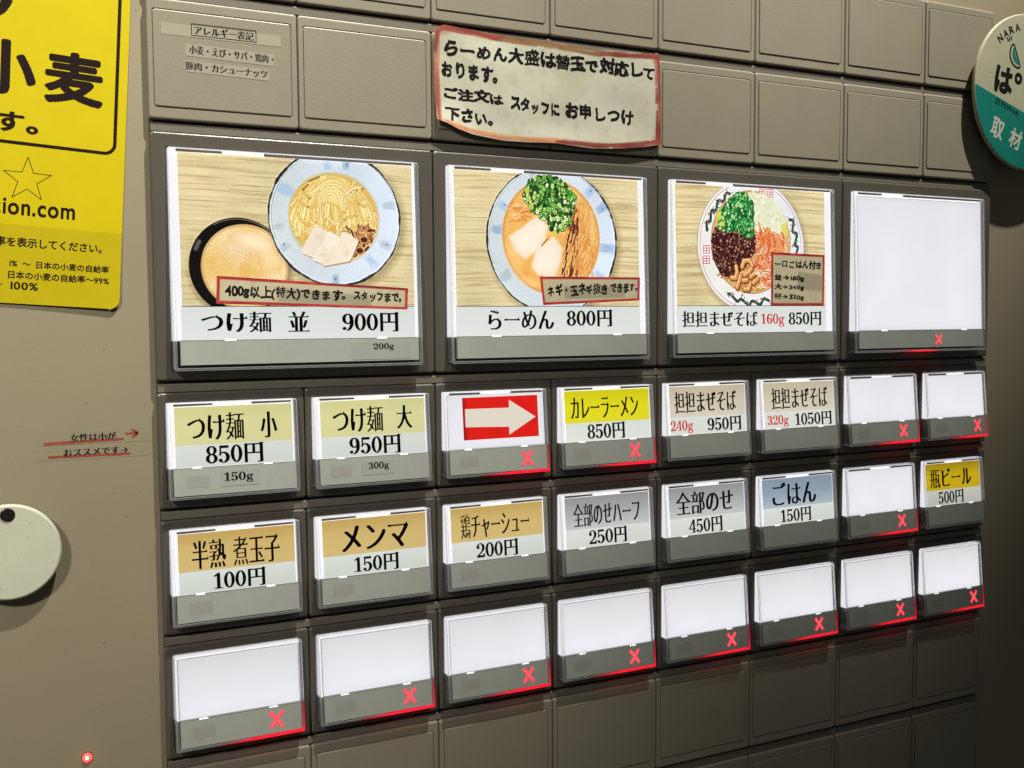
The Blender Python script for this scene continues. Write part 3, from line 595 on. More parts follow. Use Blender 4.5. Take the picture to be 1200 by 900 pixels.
# --- buttons
def front(zt, zb):
    return lambda x, z: 1.2+3.0*(zt-z)/(zt-zb)
def colours(kind):
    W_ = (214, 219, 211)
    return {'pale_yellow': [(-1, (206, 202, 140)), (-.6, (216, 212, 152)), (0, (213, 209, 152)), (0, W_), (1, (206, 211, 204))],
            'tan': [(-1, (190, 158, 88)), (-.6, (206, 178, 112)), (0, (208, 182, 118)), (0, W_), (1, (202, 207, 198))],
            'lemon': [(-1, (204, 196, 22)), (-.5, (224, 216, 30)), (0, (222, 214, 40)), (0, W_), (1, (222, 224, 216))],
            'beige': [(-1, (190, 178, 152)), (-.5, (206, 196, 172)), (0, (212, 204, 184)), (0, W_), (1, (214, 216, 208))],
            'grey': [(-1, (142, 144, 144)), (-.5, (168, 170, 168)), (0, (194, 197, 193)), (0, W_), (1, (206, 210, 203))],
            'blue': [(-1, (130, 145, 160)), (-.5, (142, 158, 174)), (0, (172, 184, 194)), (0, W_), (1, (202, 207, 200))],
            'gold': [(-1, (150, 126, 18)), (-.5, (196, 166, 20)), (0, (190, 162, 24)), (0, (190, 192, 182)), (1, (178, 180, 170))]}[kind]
def sheet(name, stops, x0, x1, zt, zm, zb, D, h, parent, loc, material=None):
    m = MB()
    for (t0, c0), (t1, c1) in zip(stops[:-1], stops[1:]):
        if t0 == t1: continue
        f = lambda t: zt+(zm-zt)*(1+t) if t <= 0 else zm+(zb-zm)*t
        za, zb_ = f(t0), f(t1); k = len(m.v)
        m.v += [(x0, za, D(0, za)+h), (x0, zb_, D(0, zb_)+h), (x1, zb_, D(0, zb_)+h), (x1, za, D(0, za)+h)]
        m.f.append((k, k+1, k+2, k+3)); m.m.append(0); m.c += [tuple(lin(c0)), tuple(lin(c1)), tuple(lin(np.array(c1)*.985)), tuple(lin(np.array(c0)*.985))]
    return m.build(name, material or CARD, loc, parent, col=True)
mesh_cache = {}
def shared(key, fn):
    if key not in mesh_cache: mesh_cache[key] = fn()
    return mesh_cache[key]
def button(r, c, big, content, sold, label):
    if big: X0 = XS[2*c]; W = XS[2*c+2]-X0; H = PITCH+TH; zt, zb = -4.9, -79.4; xl, xr = 5.4, W-6.2; zs = -69.3; zsb = -77.5
    else: X0 = XS[c]; W = XS[c+1]-X0; H = TH; zt, zb = -3.3, -36.0; xl, xr = 2.8, W-3.0; zs = -25.5; zsb = -34.75
    D = front(zt, zb); loc = (X0, ztop(r), 0); key = (big, round(W, 1), sold, r)
    # housing with the pocket the clear cap sits in
    def housing():
        m = MB(); L = plate_loops(W, H); g = .45
        L += [(xl-g, zt+g, xr+g, zb-g, .8, 0), (xl-g+.1, zt+g-.1, xr+g-.1, zb-g+.1, .8, -.15), (xl-g+.1, zt+g-.1, xr+g-.1, zb-g+.1, .8, -1.9)]
        m.rings(L, capm=1); o = m.build('menu_button', [HOUSE, DARK]); me = o.data; C.objects.unlink(o); return me
    root = link('menu_button', shared(('h', big, round(W, 1)), housing), loc, machine); root['label'] = label
    def sub(name, k, fn, mats, **kw):
        def mk():
            m = MB(); fn(m); o = m.build(name, mats, **kw); me = o.data; C.objects.unlink(o); return me
        return link(name, shared((name, k, big, round(W, 1)), mk), loc, root)
    # white backlight behind everything in the window
    plain_edge = content is blank and not big
    def diff(m):
        x0, x1, z0, z1 = (xl+.25, xr-1.25, zs-.1, zt-.25) if not plain_edge else (xl+.7, xr-.9, zs-.1, zt-.7)
        m.add([(x0, z0, D(0, z0)-1.35), (x1, z0, D(0, z0)-1.35), (x1, z1, D(0, z1)-1.35), (x0, z1, D(0, z1)-1.35)], [(0, 1, 2, 3)])
        m.add([(x0, z1, D(0, z1)-1.35), (x1, z1, D(0, z1)-1.35), (x1, z1, -1.7), (x0, z1, -1.7)], [(0, 1, 2, 3)])
        m.add([(x0, z0, D(0, z0)-1.35), (x0, z1, D(0, z1)-1.35), (x0, z1, -1.7), (x0, z0, -1.7)], [(0, 1, 2, 3)])
        m.add([(x1, z0, D(0, z0)-1.35), (x1, z1, D(0, z1)-1.35), (x1, z1, -1.7), (x1, z0, -1.7)], [(3, 2, 1, 0)])
    sub('diffuser', ('d', plain_edge), diff, WHITE)
    # clear cap: a solid rim and a thin front
    rim = [(xl, zt, xr, zb, .7, -1.8), (xl, zt, xr, zb, .7, -.45), (xl+.14, zt-.14, xr-.14, zb+.14, .6, -.12), (xl+.4, zt-.4, xr-.4, zb+.4, .5, 0), (xl+1.0, zt-1.0, xr-1.0, zb+.75, .35, 0), (xl+1.15, zt-1.15, xr-1.15, zb+.85, .3, -.18), (xl+1.15, zt-1.15, xr-1.15, zb+.85, .3, -1.8)]
    def cov(m): m.rings(rim, mi=[0, 1, 1, 0, 1, 0, 0], cap=False, closed=True, D=lambda z: D(0, z))
    sub('clear_cap', 'c', cov, [GLASS, EDGE])
    def pane(m):
        x0, x1, z0, z1 = xl+1.1, xr-1.1, zs, zt-1.1
        m.add([(x0, z0, D(0, z0)-.22), (x1, z0, D(0, z0)-.22), (x1, z1, D(0, z1)-.22), (x0, z1, D(0, z1)-.22)], [(0, 1, 2, 3)])
    sub('clear_window', 'p', pane, PANE)
    # grey lamp strip along the foot of the cap
    mark = {'lit': 0, 'faint': 1, 'plain': 2}[sold]
    def strip(m):
        x0, x1 = xl+1.5, xr-1.25
        if big: x0, x1 = xl+2.2, xr-1.7
        P = lambda x, z, h: (x, z, D(0, z)+h)
        top, bot = zs, zsb
        m.add([P(x0, bot, -.05), P(x1, bot, -.05), P(x1, top, -.05), P(x0, top, -.05), P(x0, bot, -1.3), P(x1, bot, -1.3), P(x1, top, -1.3), P(x0, top, -1.3)], [(0, 1, 2, 3), (0, 4, 5, 1), (3, 2, 6, 7), (0, 3, 7, 4), (1, 5, 6, 2)])
        if not big and mark != 2: m.add([P(8.3, -32.2, -.02), P(15.8, -32.2, -.02), P(15.8, -28.2, -.02), P(8.3, -28.2, -.02)], [(0, 1, 2, 3)], 1)
        if mark == 1:
            cx, cz, a, t = (67, -74, 2.0, .09) if big else (37.4, -30.0, 2.2, .10)
            for s in (-1, 1): m.add([P(cx-a*.9-t*s, cz-s*a-t, -.01), P(cx-a*.9+t, cz-s*a+t*s, -.01), P(cx+a*.9+t*s, cz+s*a+t, -.01), P(cx+a*.9-t, cz+s*a-t*s, -.01)], [(0, 1, 2, 3)], 2)
        # two small clips at the seam between window and strip
        for cx in ((W*.24, W*.78) if big else (W*.24, W*.72)):
            w_ = 1.9 if big else 1.5
            m.add([P(cx-w_, top-.22, .03), P(cx+w_, top-.22, .03), P(cx+w_, top+.38, .03), P(cx-w_, top+.38, .03)], [(0, 1, 2, 3)], 3)
        m.add([P(x0, top-.02, .0), P(x1, top-.02, .0), P(x1, top+.14, .0), P(x0, top+.14, .0)], [(0, 1, 2, 3)], 4)
    sub('lamp_strip', ('s', mark), strip, [STRIPM, PATCHM, FAINT, TAB, PLATE])
    if r < 5:   # dark moulded slots with a bright clip between them along the top edge
        def slots(m):
            P = lambda x, z, h: (x, z, D(0, z)+h)
            hh = .95 if big else .75
            for a, bb in (((.03, .20), (.36, .97)) if big else ((.05, .34), (.64, .95))):
                A = xl+(xr-xl)*a; B = xl+(xr-xl)*bb
                m.add([P(A, zt-.55-hh, .02), P(B, zt-.55-hh*.9, .02), P(B, zt-.55, .02), P(A, zt-.5, .02)], [(0, 1, 2, 3)], 0)
            A = xl+(xr-xl)*(.21 if big else .36); B = xl+(xr-xl)*(.35 if big else .62)
            m.add([P(A, zt-.5-hh, .04), P(B, zt-.5-hh, .04), P(B, zt-.45, .04), P(A, zt-.45, .04)], [(0, 1, 2, 3)], 1)
        sub('cap_slot', r == 1, slots, [SLOT, TAB])
    # foot of the cap: little dark ticks
    if sold == 'lit':
        def xm(m):
            cx, cz, a, bq, t = (58.6, -73.9, 2.0, 2.2, .62) if big else (36.9, -30.2, 2.15, 2.75, .68)
            P = lambda x, z, h: (x, z, D(0, z)+h)
            for i, s in enumerate((-1, 1)):
                dx, dz = a, s*bq; L = math.hypot(dx, dz); nx, nz = -dz/L*t, dx/L*t
                m.add([P(cx-dx-nx, cz-dz-nz, .04+i*.01), P(cx+dx-nx, cz+dz-nz, .04+i*.01), P(cx+dx+nx, cz+dz+nz, .04+i*.01), P(cx-dx+nx, cz-dz+nz, .04+i*.01)], [(0, 1, 2, 3)])
            for i, s in enumerate((-1, 1)):
                dx, dz = a*.92, s*bq*.92; L = math.hypot(dx, dz); nx, nz = -dz/L*t*.22, dx/L*t*.22
                m.add([P(cx-dx-nx, cz-dz-nz, .07+i*.01), P(cx+dx-nx, cz+dz-nz, .07+i*.01), P(cx+dx+nx, cz+dz+nz, .07+i*.01), P(cx-dx+nx, cz-dz+nz, .07+i*.01)], [(0, 1, 2, 3)], 1)
        sub('sold_out_mark', 'x', xm, [REDX, REDDEEP])
        def rg(m):  # lamp light caught in the acrylic edge, drawn as a glowing red gradient
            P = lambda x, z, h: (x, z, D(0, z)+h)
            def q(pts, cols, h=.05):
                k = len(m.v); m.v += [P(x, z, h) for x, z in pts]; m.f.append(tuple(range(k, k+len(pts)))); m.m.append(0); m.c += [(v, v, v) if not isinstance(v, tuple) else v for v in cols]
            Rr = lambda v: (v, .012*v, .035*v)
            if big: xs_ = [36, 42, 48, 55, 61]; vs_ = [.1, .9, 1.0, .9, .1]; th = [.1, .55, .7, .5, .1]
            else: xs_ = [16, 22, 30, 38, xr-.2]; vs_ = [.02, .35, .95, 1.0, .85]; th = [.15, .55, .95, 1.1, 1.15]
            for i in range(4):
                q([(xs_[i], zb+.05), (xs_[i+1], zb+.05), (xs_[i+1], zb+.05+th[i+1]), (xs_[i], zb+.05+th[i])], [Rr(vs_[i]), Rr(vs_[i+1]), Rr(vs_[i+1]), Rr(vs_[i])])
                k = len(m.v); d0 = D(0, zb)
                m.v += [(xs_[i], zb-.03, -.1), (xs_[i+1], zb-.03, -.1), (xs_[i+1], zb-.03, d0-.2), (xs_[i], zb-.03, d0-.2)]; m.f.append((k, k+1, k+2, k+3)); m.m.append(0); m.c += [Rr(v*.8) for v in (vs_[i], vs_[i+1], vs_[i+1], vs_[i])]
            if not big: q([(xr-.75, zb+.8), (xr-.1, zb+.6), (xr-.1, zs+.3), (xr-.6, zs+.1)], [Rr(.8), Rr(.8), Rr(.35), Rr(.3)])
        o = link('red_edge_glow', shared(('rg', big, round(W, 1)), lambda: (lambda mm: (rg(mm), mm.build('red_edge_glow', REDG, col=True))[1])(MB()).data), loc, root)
    content(root, loc, D, W, xl, xr, zt, zs)
    return root
def blank(root, loc, D, W, xl, xr, zt, zs):
    a, bq = (2.4, 2.2) if W > 80 else (1.35, 1.35)
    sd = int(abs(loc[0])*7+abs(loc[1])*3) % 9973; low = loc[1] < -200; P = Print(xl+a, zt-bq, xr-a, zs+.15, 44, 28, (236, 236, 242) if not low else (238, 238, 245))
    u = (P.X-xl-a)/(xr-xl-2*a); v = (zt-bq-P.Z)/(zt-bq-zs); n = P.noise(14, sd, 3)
    P.mix(np.clip(1-v, 0, 1)**1.5*(.75 if low else .25)+.25*(n-.4), (212, 210, 208)); e = np.minimum(np.minimum(u, 1-u)*(xr-xl), np.minimum(v, 1-v)*(zt-zs))  # uneven backlight painted in: duller towards the top and edges
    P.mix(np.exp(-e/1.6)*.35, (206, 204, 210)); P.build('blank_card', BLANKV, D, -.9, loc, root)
    m = MB(); x0, x1, z0, z1 = xl+a-.1, xr-a+.1, zs+.2, zt-bq+.1; t = .16
    for q in ((x0, x0+t, z0, z1), (x1-t, x1, z0, z1), (x0, x1, z1-t, z1), (x0, x1, z0, z0+t*.7)): m.add([(x, z, D(0, z)-.6) for x, z in ((q[0], q[2]), (q[1], q[2]), (q[1], q[3]), (q[0], q[3]))], [(0, 1, 2, 3)])
    m.build('card_seam', LINE, loc, root)
BLANKV = glow('blank_backlit_card_sheet', (1, 1, 1), 1.03, .22, attr='ink', noise=.02, nscale=25)
def card(kind, texts, x1=None):
    def f(root, loc, D, W, xl, xr, zt, zs):
        R = xr-1.9
        cd_ = sheet('menu_card', colours(kind), 5.3 if W > 49 else 4.6, R, -4.95, -17.9, zs+.2, D, -.9, root, loc)
        m = MB(); m2 = MB()
        for s, st, a, zt_, b_, zb_, *rest in texts:
            red = 'red' in rest
            ink(m2 if red else m, s, st, a, zt_, b_, zb_, D, -.82)
        m.build('lettering', INK, loc, root)
        if m2.v: m2.build('red_lettering', REDINK, loc, root)
    return f
def photo(pic, texts, lower=-57.8, x0=8.6, x1=91.2):
    def f(root, loc, D, W, xl, xr, zt, zs):
        p = pic(); p.build('food_picture', CARD, D, -.88, loc, root)
        sheet('price_card', [(-1, (216, 221, 216)), (0, (220, 224, 219)), (1, (224, 227, 223))], x0-.4, min(x1, xr-2), lower+.02, (lower+zs)/2, zs+.1, D, -.9, root, loc)
        m = MB(); m2 = MB()
        m.add([(x, z, D(0, z)-.83) for x, z in ((x0, lower-.12), (x1-.3, lower-.12), (x1-.3, lower+.12), (x0, lower+.12))], [(0, 1, 2, 3)])
        for s, st, a, zt_, b_, zb_, *rest in texts: ink(m2 if rest else m, s, st, a, zt_, b_, zb_, D, -.80)
        m.build('lettering', INK, loc, root)
        if m2.v: m2.build('red_lettering', REDINK, loc, root)
    return f
def arrow_card(root, loc, D, W, xl, xr, zt, zs):
    blank(root, loc, D, W, xl, xr, zt, zs)
    P = Print(10.6, -5.8, 42.8, -22.0, 110, 56, (216, 30, 22)); n = P.noise(5, 3); P.mix(np.clip((.5-n)*2, 0, .6), (190, 22, 18)); P.mix(np.clip((12.5-P.X)*.6, 0, .8), (150, 22, 18))
    P.build('arrow_sticker', CARD, D, -.8, loc, root)
    m = MB(); k = 0
    pts = [(11.6, -10.1), (30.2, -10.3), (30.3, -7.2), (41.7, -14.3), (29.9, -20.8), (29.9, -17.7), (11.5, -17.0)]
    m.add([(x, z, D(0, z)-.76) for x, z in pts], [(0, 6, 5, 1), (2, 1, 5, 4), (2, 4, 3)], 0)
    m.build('arrow', glow('arrow_white', lin((232, 222, 205)), .95, .2), loc, root)
big_spec = [
 (0, photo(picture_tsukemen, [('つけ麺', 'mincho', 14.6, -59.6, 38.3, -66.7), ('並', 'mincho', 44.0, -59.6, 51.6, -66.7), ('900円', 'mincho', 63.5, -59.8, 85.0, -67.0)]), 'faint', 'large button, photo of dipping noodles and a black soup bowl, 900 yen'),
 (1, photo(picture_ramen, [('らーめん', 'mincho', 20.9, -59.2, 49.4, -66.8), ('800円', 'mincho', 55.1, -59.0, 76.4, -66.0)], x0=8.0, x1=89.6), 'plain', 'large button, photo of ramen heaped with green onion, 800 yen'),
 (2, photo(picture_mazesoba, [('担担まぜそば', 'mincho', 10.4, -59.9, 50.4, -66.6), ('160g', 'mincho', 52.4, -61.0, 65.3, -66.8, 'red'), ('850円', 'mincho', 67.7, -60.0, 86.8, -66.4)], lower=-57.6, x0=8.0, x1=89.4), 'plain', 'large button, photo of minced meat noodles on a red rimmed plate, 850 yen'),
 (3, blank, 'lit', 'large blank white button with a red cross'),
]
for c, f, s, lab in big_spec: button(1, c, True, f, s, lab)
T = lambda s, a, b_, zt_=-7.3, zb_=-16.6: (s, 'mincho', a, zt_, b_, zb_)
Y = lambda s, a, b_, zt_=-18.1, zb_=-24.9, *k: (s, 'mincho', a, zt_, b_, zb_)+k
small = {
 (3, 0): (card('pale_yellow', [T('つけ麺', 9.4, 28.4), T('小', 34.0, 39.8, -7.6, -16.6), Y('850円', 15.1, 34.9, -17.9, -24.9)]), 'faint', 'button with a pale yellow card priced 850 yen, small portion'),
 (3, 1): (card('pale_yellow', [T('つけ麺', 9.8, 28.8), T('大', 34.1, 40.0, -7.5, -16.0), Y('950円', 15.6, 35.4, -17.9, -24.9)]), 'faint', 'button with a pale yellow card priced 950 yen, large portion'),
 (3, 2): (arrow_card, 'lit', 'button with a white arrow on red'),
 (3, 3): (card('lemon', [T('カレーラーメン', 8.0, 40.0, -7.4, -16.2), Y('850円', 15.2, 33.2)]), 'lit', 'button with a lemon yellow card, curry ramen, 850 yen'),
 (3, 4): (card('beige', [T('担担まぜそば', 7.8, 40.2, -7.2, -16.2), Y('240g', 5.3, 16.9, -19.2, -24.8, 'red'), Y('950円', 24.4, 42.6, -18.4, -24.7)]), 'plain', 'button with a beige card, 240g in red, 950 yen'),
 (3, 5): (card('beige', [T('担担まぜそば', 9.7, 42.2, -7.4, -16.8), Y('320g', 6.9, 19.0, -19.4, -24.8, 'red'), Y('1050円', 22.8, 44.4, -18.6, -24.8)]), 'plain', 'button with a beige card, 320g in red, 1050 yen'),
 (3, 6): (blank, 'lit', 'blank button, second from the right in the upper small row'), (3, 7): (blank, 'lit', 'blank button at the right end of the upper small row'),
 (4, 0): (card('tan', [T('半熟', 9.7, 21.2, -7.6, -17.2), T('煮玉子', 23.6, 39.8, -7.4, -17.2), Y('100円', 16.8, 34.6, -18.6, -25.0)]), 'faint', 'button with a tan card, boiled egg, 100 yen'),
 (4, 1): (card('tan', [T('メンマ', 12.3, 38.2, -7.6, -16.8), Y('150円', 16.8, 34.0, -18.6, -24.9)]), 'faint', 'button with a tan card, bamboo shoots, 150 yen'),
 (4, 2): (card('tan', [T('鶏チャーシュー', 9.3, 38.7, -7.4, -16.8), Y('200円', 15.5, 33.5, -18.4, -24.9)]), 'faint', 'button with a tan card, chicken, 200 yen'),
 (4, 3): (card('grey', [T('全部のせハーフ', 9.1, 40.8, -7.6, -16.9), Y('250円', 15.9, 34.2, -18.2, -24.8)]), 'plain', 'button with a grey card priced 250 yen'),
 (4, 4): (card('grey', [T('全部のせ', 8.9, 39.0, -7.0, -16.6), Y('450円', 14.8, 32.9, -18.3, -25.0)]), 'plain', 'button with a grey card priced 450 yen'),
 (4, 5): (card('blue', [T('ごはん', 10.7, 36.3, -6.8, -16.8), Y('150円', 15.2, 32.9, -18.5, -25.0)]), 'plain', 'button with a blue card, rice, 150 yen'),
 (4, 6): (blank, 'lit', 'blank button between the blue card and the gold card'),
 (4, 7): (card('gold', [T('瓶ビール', 7.6, 36.0, -7.5, -16.8), Y('500円', 12.6, 30.2, -18.3, -25.0)]), 'plain', 'button with a gold card, bottled beer, 500 yen'),
}
for c in range(8): small[(5, c)] = (blank, 'lit', 'blank button in the lowest lit row, column %s from the left' % ['first', 'second', 'third', 'fourth', 'fifth', 'sixth', 'seventh', 'eighth'][c])
for (r, c), (f, s, lab) in small.items(): button(r, c, False, f, s, lab)
# indicator lamp low on the left
m = MB()
def disc(m, cx, cz, r, d0, d1, mi=0, n=40, bev=.0, rz=None):
    rz = rz or r
    rs_ = [(r, rz, d0), (r, rz, d1-bev)]+([(r-bev*.4, rz-bev*.4, d1-bev*.35), (r-bev, rz-bev, d1)] if bev else [])
    k = len(m.v)
    for a, bb, d in rs_: m.v += [(cx+a*math.cos(6.28318*i/n), cz+bb*math.sin(6.28318*i/n), d) for i in range(n)]
    m.c += [(1, 1, 1)]*(n*len(rs_))
    for j in range(len(rs_)-1):
        for i in range(n): m.f.append((k+j*n+i, k+j*n+(i+1) % n, k+(j+1)*n+(i+1) % n, k+(j+1)*n+i)); m.m.append(mi)
    m.f.append(tuple(k+(len(rs_)-1)*n+i for i in range(n))); m.m.append(mi)
disc(m, 0, 0, 1.9, -3.3, -3.05, 0, 24, .15); disc(m, 0, 0, 1.6, -3.3, -2.3, 1, 24, .6); disc(m, -.1, .15, .55, -2.4, -2.15, 2, 16, .1)
m.build('indicator_lamp', [BLACKP, LEDM, LEDW], (-25.0, -251.7, 0), machine)
# ---------------------------------------------------------------- things stuck to the machine
def thing(name, label, cat, x, z, d, group=None):
    o = link(name, None, (x, z, d)); o.empty_display_size = .02; return tag(o, label, cat, group)
# yellow domestic wheat sign, rotated a little clockwise
th = math.radians(-3.65); ct, st_ = math.cos(th), math.sin(th)
yw = thing('wheat_sign', 'yellow sheet sign with large black lettering hanging at the upper left of the machine', 'sign', -10.7, -102.2, -3.2)
yp = lambda a, b_: (a*ct-b_*st_, a*st_+b_*ct)
def ypoly(m, pts, h, mi=0): m.add([yp(a, b_)+(h,) for a, b_ in pts], [tuple(range(len(pts)))], mi)
YEL = mat('yellow_print', tuple(lin((202, 182, 3))), .45, noise=.04, nscale=60, spec=.3); YEL2 = mat('yellow_print_band', tuple(lin((186, 168, 7))), .45, noise=.04, nscale=60, spec=.3)
YINK = mat('brown_black_print', (.014, .006, .005), .6, spec=.12)
m = MB(); L = rrect(-120, 0, 0, 150, 3.2, 5); n = len(L)
cv = lambda a, b_: .35+.9*math.exp(-max(0, b_)/14)*math.exp(a/26)   # the free corner lifts slightly
m.v = [yp(a, b_)+(.05+cv(a, b_)-.35,) for a, b_ in L]+[yp(a, b_)+(cv(a, b_),) for a, b_ in L]; m.c = [(1, 1, 1)]*2*n
m.f = [tuple(range(n, 2*n))]+[(i, (i+1) % n, n+(i+1) % n, n+i) for i in range(n)]; m.m = [0]*(n+1)
m = MB()
NX, NZ = 60, 60
as_ = np.concatenate([np.linspace(-120, -40, 12), np.linspace(-38, 0, 24)]); bs_ = np.concatenate([np.linspace(0, 24.9, 14), np.linspace(25.1, 150, 24)])
def yrow(b_):  # right edge follows the rounded corner
    return -(3.2-math.sqrt(max(0, 3.2**2-(3.2-b_)**2))) if b_ < 3.2 else 0.
bs_ = np.concatenate([[0, .15, .5, 1.2, 2.2], bs_[2:]])
k = len(as_)
for b_ in bs_:
    e = yrow(b_)
    for a in as_: aa = a*(1+e/120) if a > -60 else a; aa = min(a, e) if a > -3.4 else a; m.v.append(yp(aa, b_)+(cv(aa, b_),)); m.c.append((1, 1, 1))
for j in range(len(bs_)-1):
    for i in range(k-1): q = j*k+i; m.f.append((q, q+1, q+k+1, q+k)); m.m.append(1 if bs_[j+1] < 25.05 else 0)
ys = m.build('sheet', [YEL, YEL2], (-10.7, -102.2, -3.2), yw)
sol = ys.modifiers.new('thickness', 'SOLIDIFY'); sol.thickness = .0004; sol.offset = -1
m = MB()
yd = lambda x, z: cv((x*ct+z*st_), (-x*st_+z*ct))+.03
def yink(s, style, a0, bt, a1, bb, jit=0, gap=0): ink(m, s, style, a0, bt, a1, bb, flat, 0, proj=yp, gap=gap)
for args in (('小', 'round', -44.7, 82.3, -27.2, 65.2), ('麦', 'round', -24.6, 81.4, -7.3, 64.7), ('ます。', 'round', -47.2, 60.2, -26.0, 53.7), ('の', 'round', -50.5, 106, -34.3, 87.6),
             ('tion.com', 'bold', -38.2, 33.1, -14.4, 27.9), ('率を表示してください。', 'bold', -37.0, 21.0, -6.0, 17.9),
             ('1% ～ 日本の小麦の自給率', 'bold', -32.9, 13.9, -3.6, 11.5), ('日本の小麦の自給率～99%', 'bold', -33.2, 10.3, -3.5, 7.8), ('★', 'bold', -37.4, 6.9, -34.9, 4.4), ('100%', 'bold', -32.4, 6.9, -24.5, 4.4)): yink(*args)
def yband(pts, w_):
    for (a0, b0), (a1, b1) in zip(pts[:-1], pts[1:]):
        L_ = math.hypot(a1-a0, b1-b0) or 1; nx, nz = -(b1-b0)/L_*w_/2, (a1-a0)/L_*w_/2; ex, ez = (a1-a0)/L_*.1, (b1-b0)/L_*.1
        ypoly(m, [(a0+nx-ex, b0+nz-ez), (a0-nx-ex, b0-nz-ez), (a1-nx+ex, b1-nz+ez), (a1+nx+ex, b1+nz+ez)], 0)
corner = [(-6.4+3.2*math.cos(math.radians(t)), 53.8+3.2*math.sin(math.radians(t))) for t in range(0, -91, -10)]
yband([(-3.2, 140), (-3.2, 53.8)], 1.05); yband(corner, 1.05); yband([(-6.4, 50.6), (-118, 50.6)], 1.05)
star = [(-28.6+(7.2 if i % 2 == 0 else 2.85)*math.sin(math.pi*i/5), 39.3+(7.2 if i % 2 == 0 else 2.85)*math.cos(math.pi*i/5)) for i in range(11)]
for (a0, b0), (a1, b1) in zip(star[:-1], star[1:]):
    nseg = 8
    for q in range(nseg): t0, t1 = q/nseg, (q+.6)/nseg; yband([(a0+(a1-a0)*t0, b0+(b1-b0)*t0), (a0+(a1-a0)*t1, b0+(b1-b0)*t1)], .22)
m.v = [(x, z, yd(x, z)) for x, z, d in m.v]
m.build('printed_lettering', YINK, (-10.7, -102.2, -3.2), yw)
# hand-written notice over the blank plates
nt_ = thing('handwritten_notice', 'crinkled off-white paper notice with black handwriting and brown-red marker border', 'notice', 150, -37, 0)
ztx, ztz = [100.8, 104.3, 124.3, 147, 172, 190, 201], [0.6, 2.7, 1.7, 1.4, .8, 1.4, 2.0]
zbx, zbz = [100.8, 104.8, 109, 115.1, 128.4, 139, 150.6, 168, 182, 192, 201], [-32.2, -33.3, -35.1, -36.7, -38.1, -38.0, -37.5, -38.4, -37.5, -36.2, -34.5]
def ND(x, z):
    u = (x-100)/100; v = (z+38)/40
    return 1.3+.40*math.sin(u*7+z*.03)*math.sin(v*3.1+.4)+.10*math.sin(u*17+v*5+1)+.09*math.sin(v*14+u*3)*math.sin(u*11+2)+1.6*math.exp(-((x-102)/14)**2-((z+36)/8)**2)+.5*math.exp(-((z+37)/4)**2)
P = Print(0, 0, 100, -40, 300, 130, (190, 188, 168)); n = P.noise(9, 4); n2 = P.noise(3, 5)
P.mix(np.clip((n-.5)*2.2, 0, .45), (172, 170, 140)); P.mix(np.clip((n2-.6)*1.5, 0, .3), (160, 156, 126))
rs = np.random.RandomState(2)
def marker(p0, p1, wd, cols, seed):
    rs = np.random.RandomState(seed); p0 = np.array(p0, float); p1 = np.array(p1, float); dd = p1-p0; L = np.hypot(*dd); nn = np.array((-dd[1], dd[0]))/L
    for k in range(int(L*1.6)):
        t = rs.rand(); ln = 3+rs.rand()*9; c = cols[int(rs.rand()*len(cols))]; off = (rs.rand()-.5)*wd*.85
        a = p0+dd*t+nn*off; e = a+dd/L*ln+nn*(rs.rand()-.5)*.5
        P.stroke([a, e], .5+rs.rand()*.7, c, .4, .5)
RD = [(138, 56, 38), (120, 40, 28), (154, 78, 56), (104, 34, 26)]; BR = [(124, 94, 54), (110, 78, 44), (138, 104, 62), (146, 82, 52)]
marker((0, -1.0), (36, -1.2), 2.2, RD, 1); marker((26, -1.2), (76, -1.4), 2.6, BR, 2); marker((70, -1.2), (100, -1.2), 2.2, RD, 3)
marker((.9, 0), (.9, -38), 2.0, RD+[(190, 120, 90)], 4); marker((98.6, -1), (98.8, -39), 2.4, RD+[(206, 130, 104)], 5)
marker((2, -38.9), (50, -38.9), 1.4, [(190, 112, 76), (206, 150, 106)], 6); marker((50, -38.8), (100, -38.9), 2.0, RD, 7); P.mix(P.ell(1, -1, 5, 2.5, 3)*.6, (150, 50, 36)); P.mix(P.ell(99, -38, 3, 2.5, 3)*.6, (140, 44, 30)); P.mix(P.ell(99, -1.5, 2.5, 3, 3)*.5, (146, 50, 34))
c_ = np.clip(P.c, 0, 255)/255; c_ = np.where(c_ <= .04045, c_/12.92, ((c_+.055)/1.055)**2.4).reshape(-1, 3)
vv = []
for j in range(P.nz):
    v = 1-j/(P.nz-1)
    for i in range(P.nx):
        u = i/(P.nx-1); zt_ = np.interp(100.8+u*100, ztx, ztz); zb_ = np.interp(100.8+u*100, zbx, zbz); z = zb_+(zt_-zb_)*v
        x = 100.6+u*99.1+.5*math.sin(z*.15)*(.5-u)+1.2*u*(1-v); vv.append((x, z))
vv = np.array(vv); dd_ = np.array([ND(x, z) for x, z in vv])
pv = np.stack([(vv[:, 0]-150)*MM, -dd_*MM, (vv[:, 1]+37)*MM], 1)
ns = grid('paper', pv, P.nx, P.nz, c_, PAPER, (150, -37, 0), nt_)
m = MB()
for s, a, t, b_, bo, sl, sd in (('らーめん大盛は替玉で対応して', 104.4, -1.6, 197.2, -8.6, .4, 1), ('おります。', 103.3, -10.2, 126.0, -16.2, .8, 2), ('ご注文は', 104.1, -19.2, 128.4, -24.3, .6, 3), ('スタッフに', 131.4, -20.8, 153.0, -26.6, .8, 8), ('お申しつけ', 155.5, -20.9, 187.4, -27.2, .8, 9), ('下さい。', 104.4, -26.7, 124.0, -32.3, .8, 4)):
    ink(m, s, 'handb', a-150, t+37, b_-150, bo+37, flat, 0, jit=.14, seed=sd, slope=sl)
m.v = [(x, z, ND(x+150, z-37)+.10) for x, z, d in m.v]
m.build('handwriting', INK, (150, -37, 0), nt_)
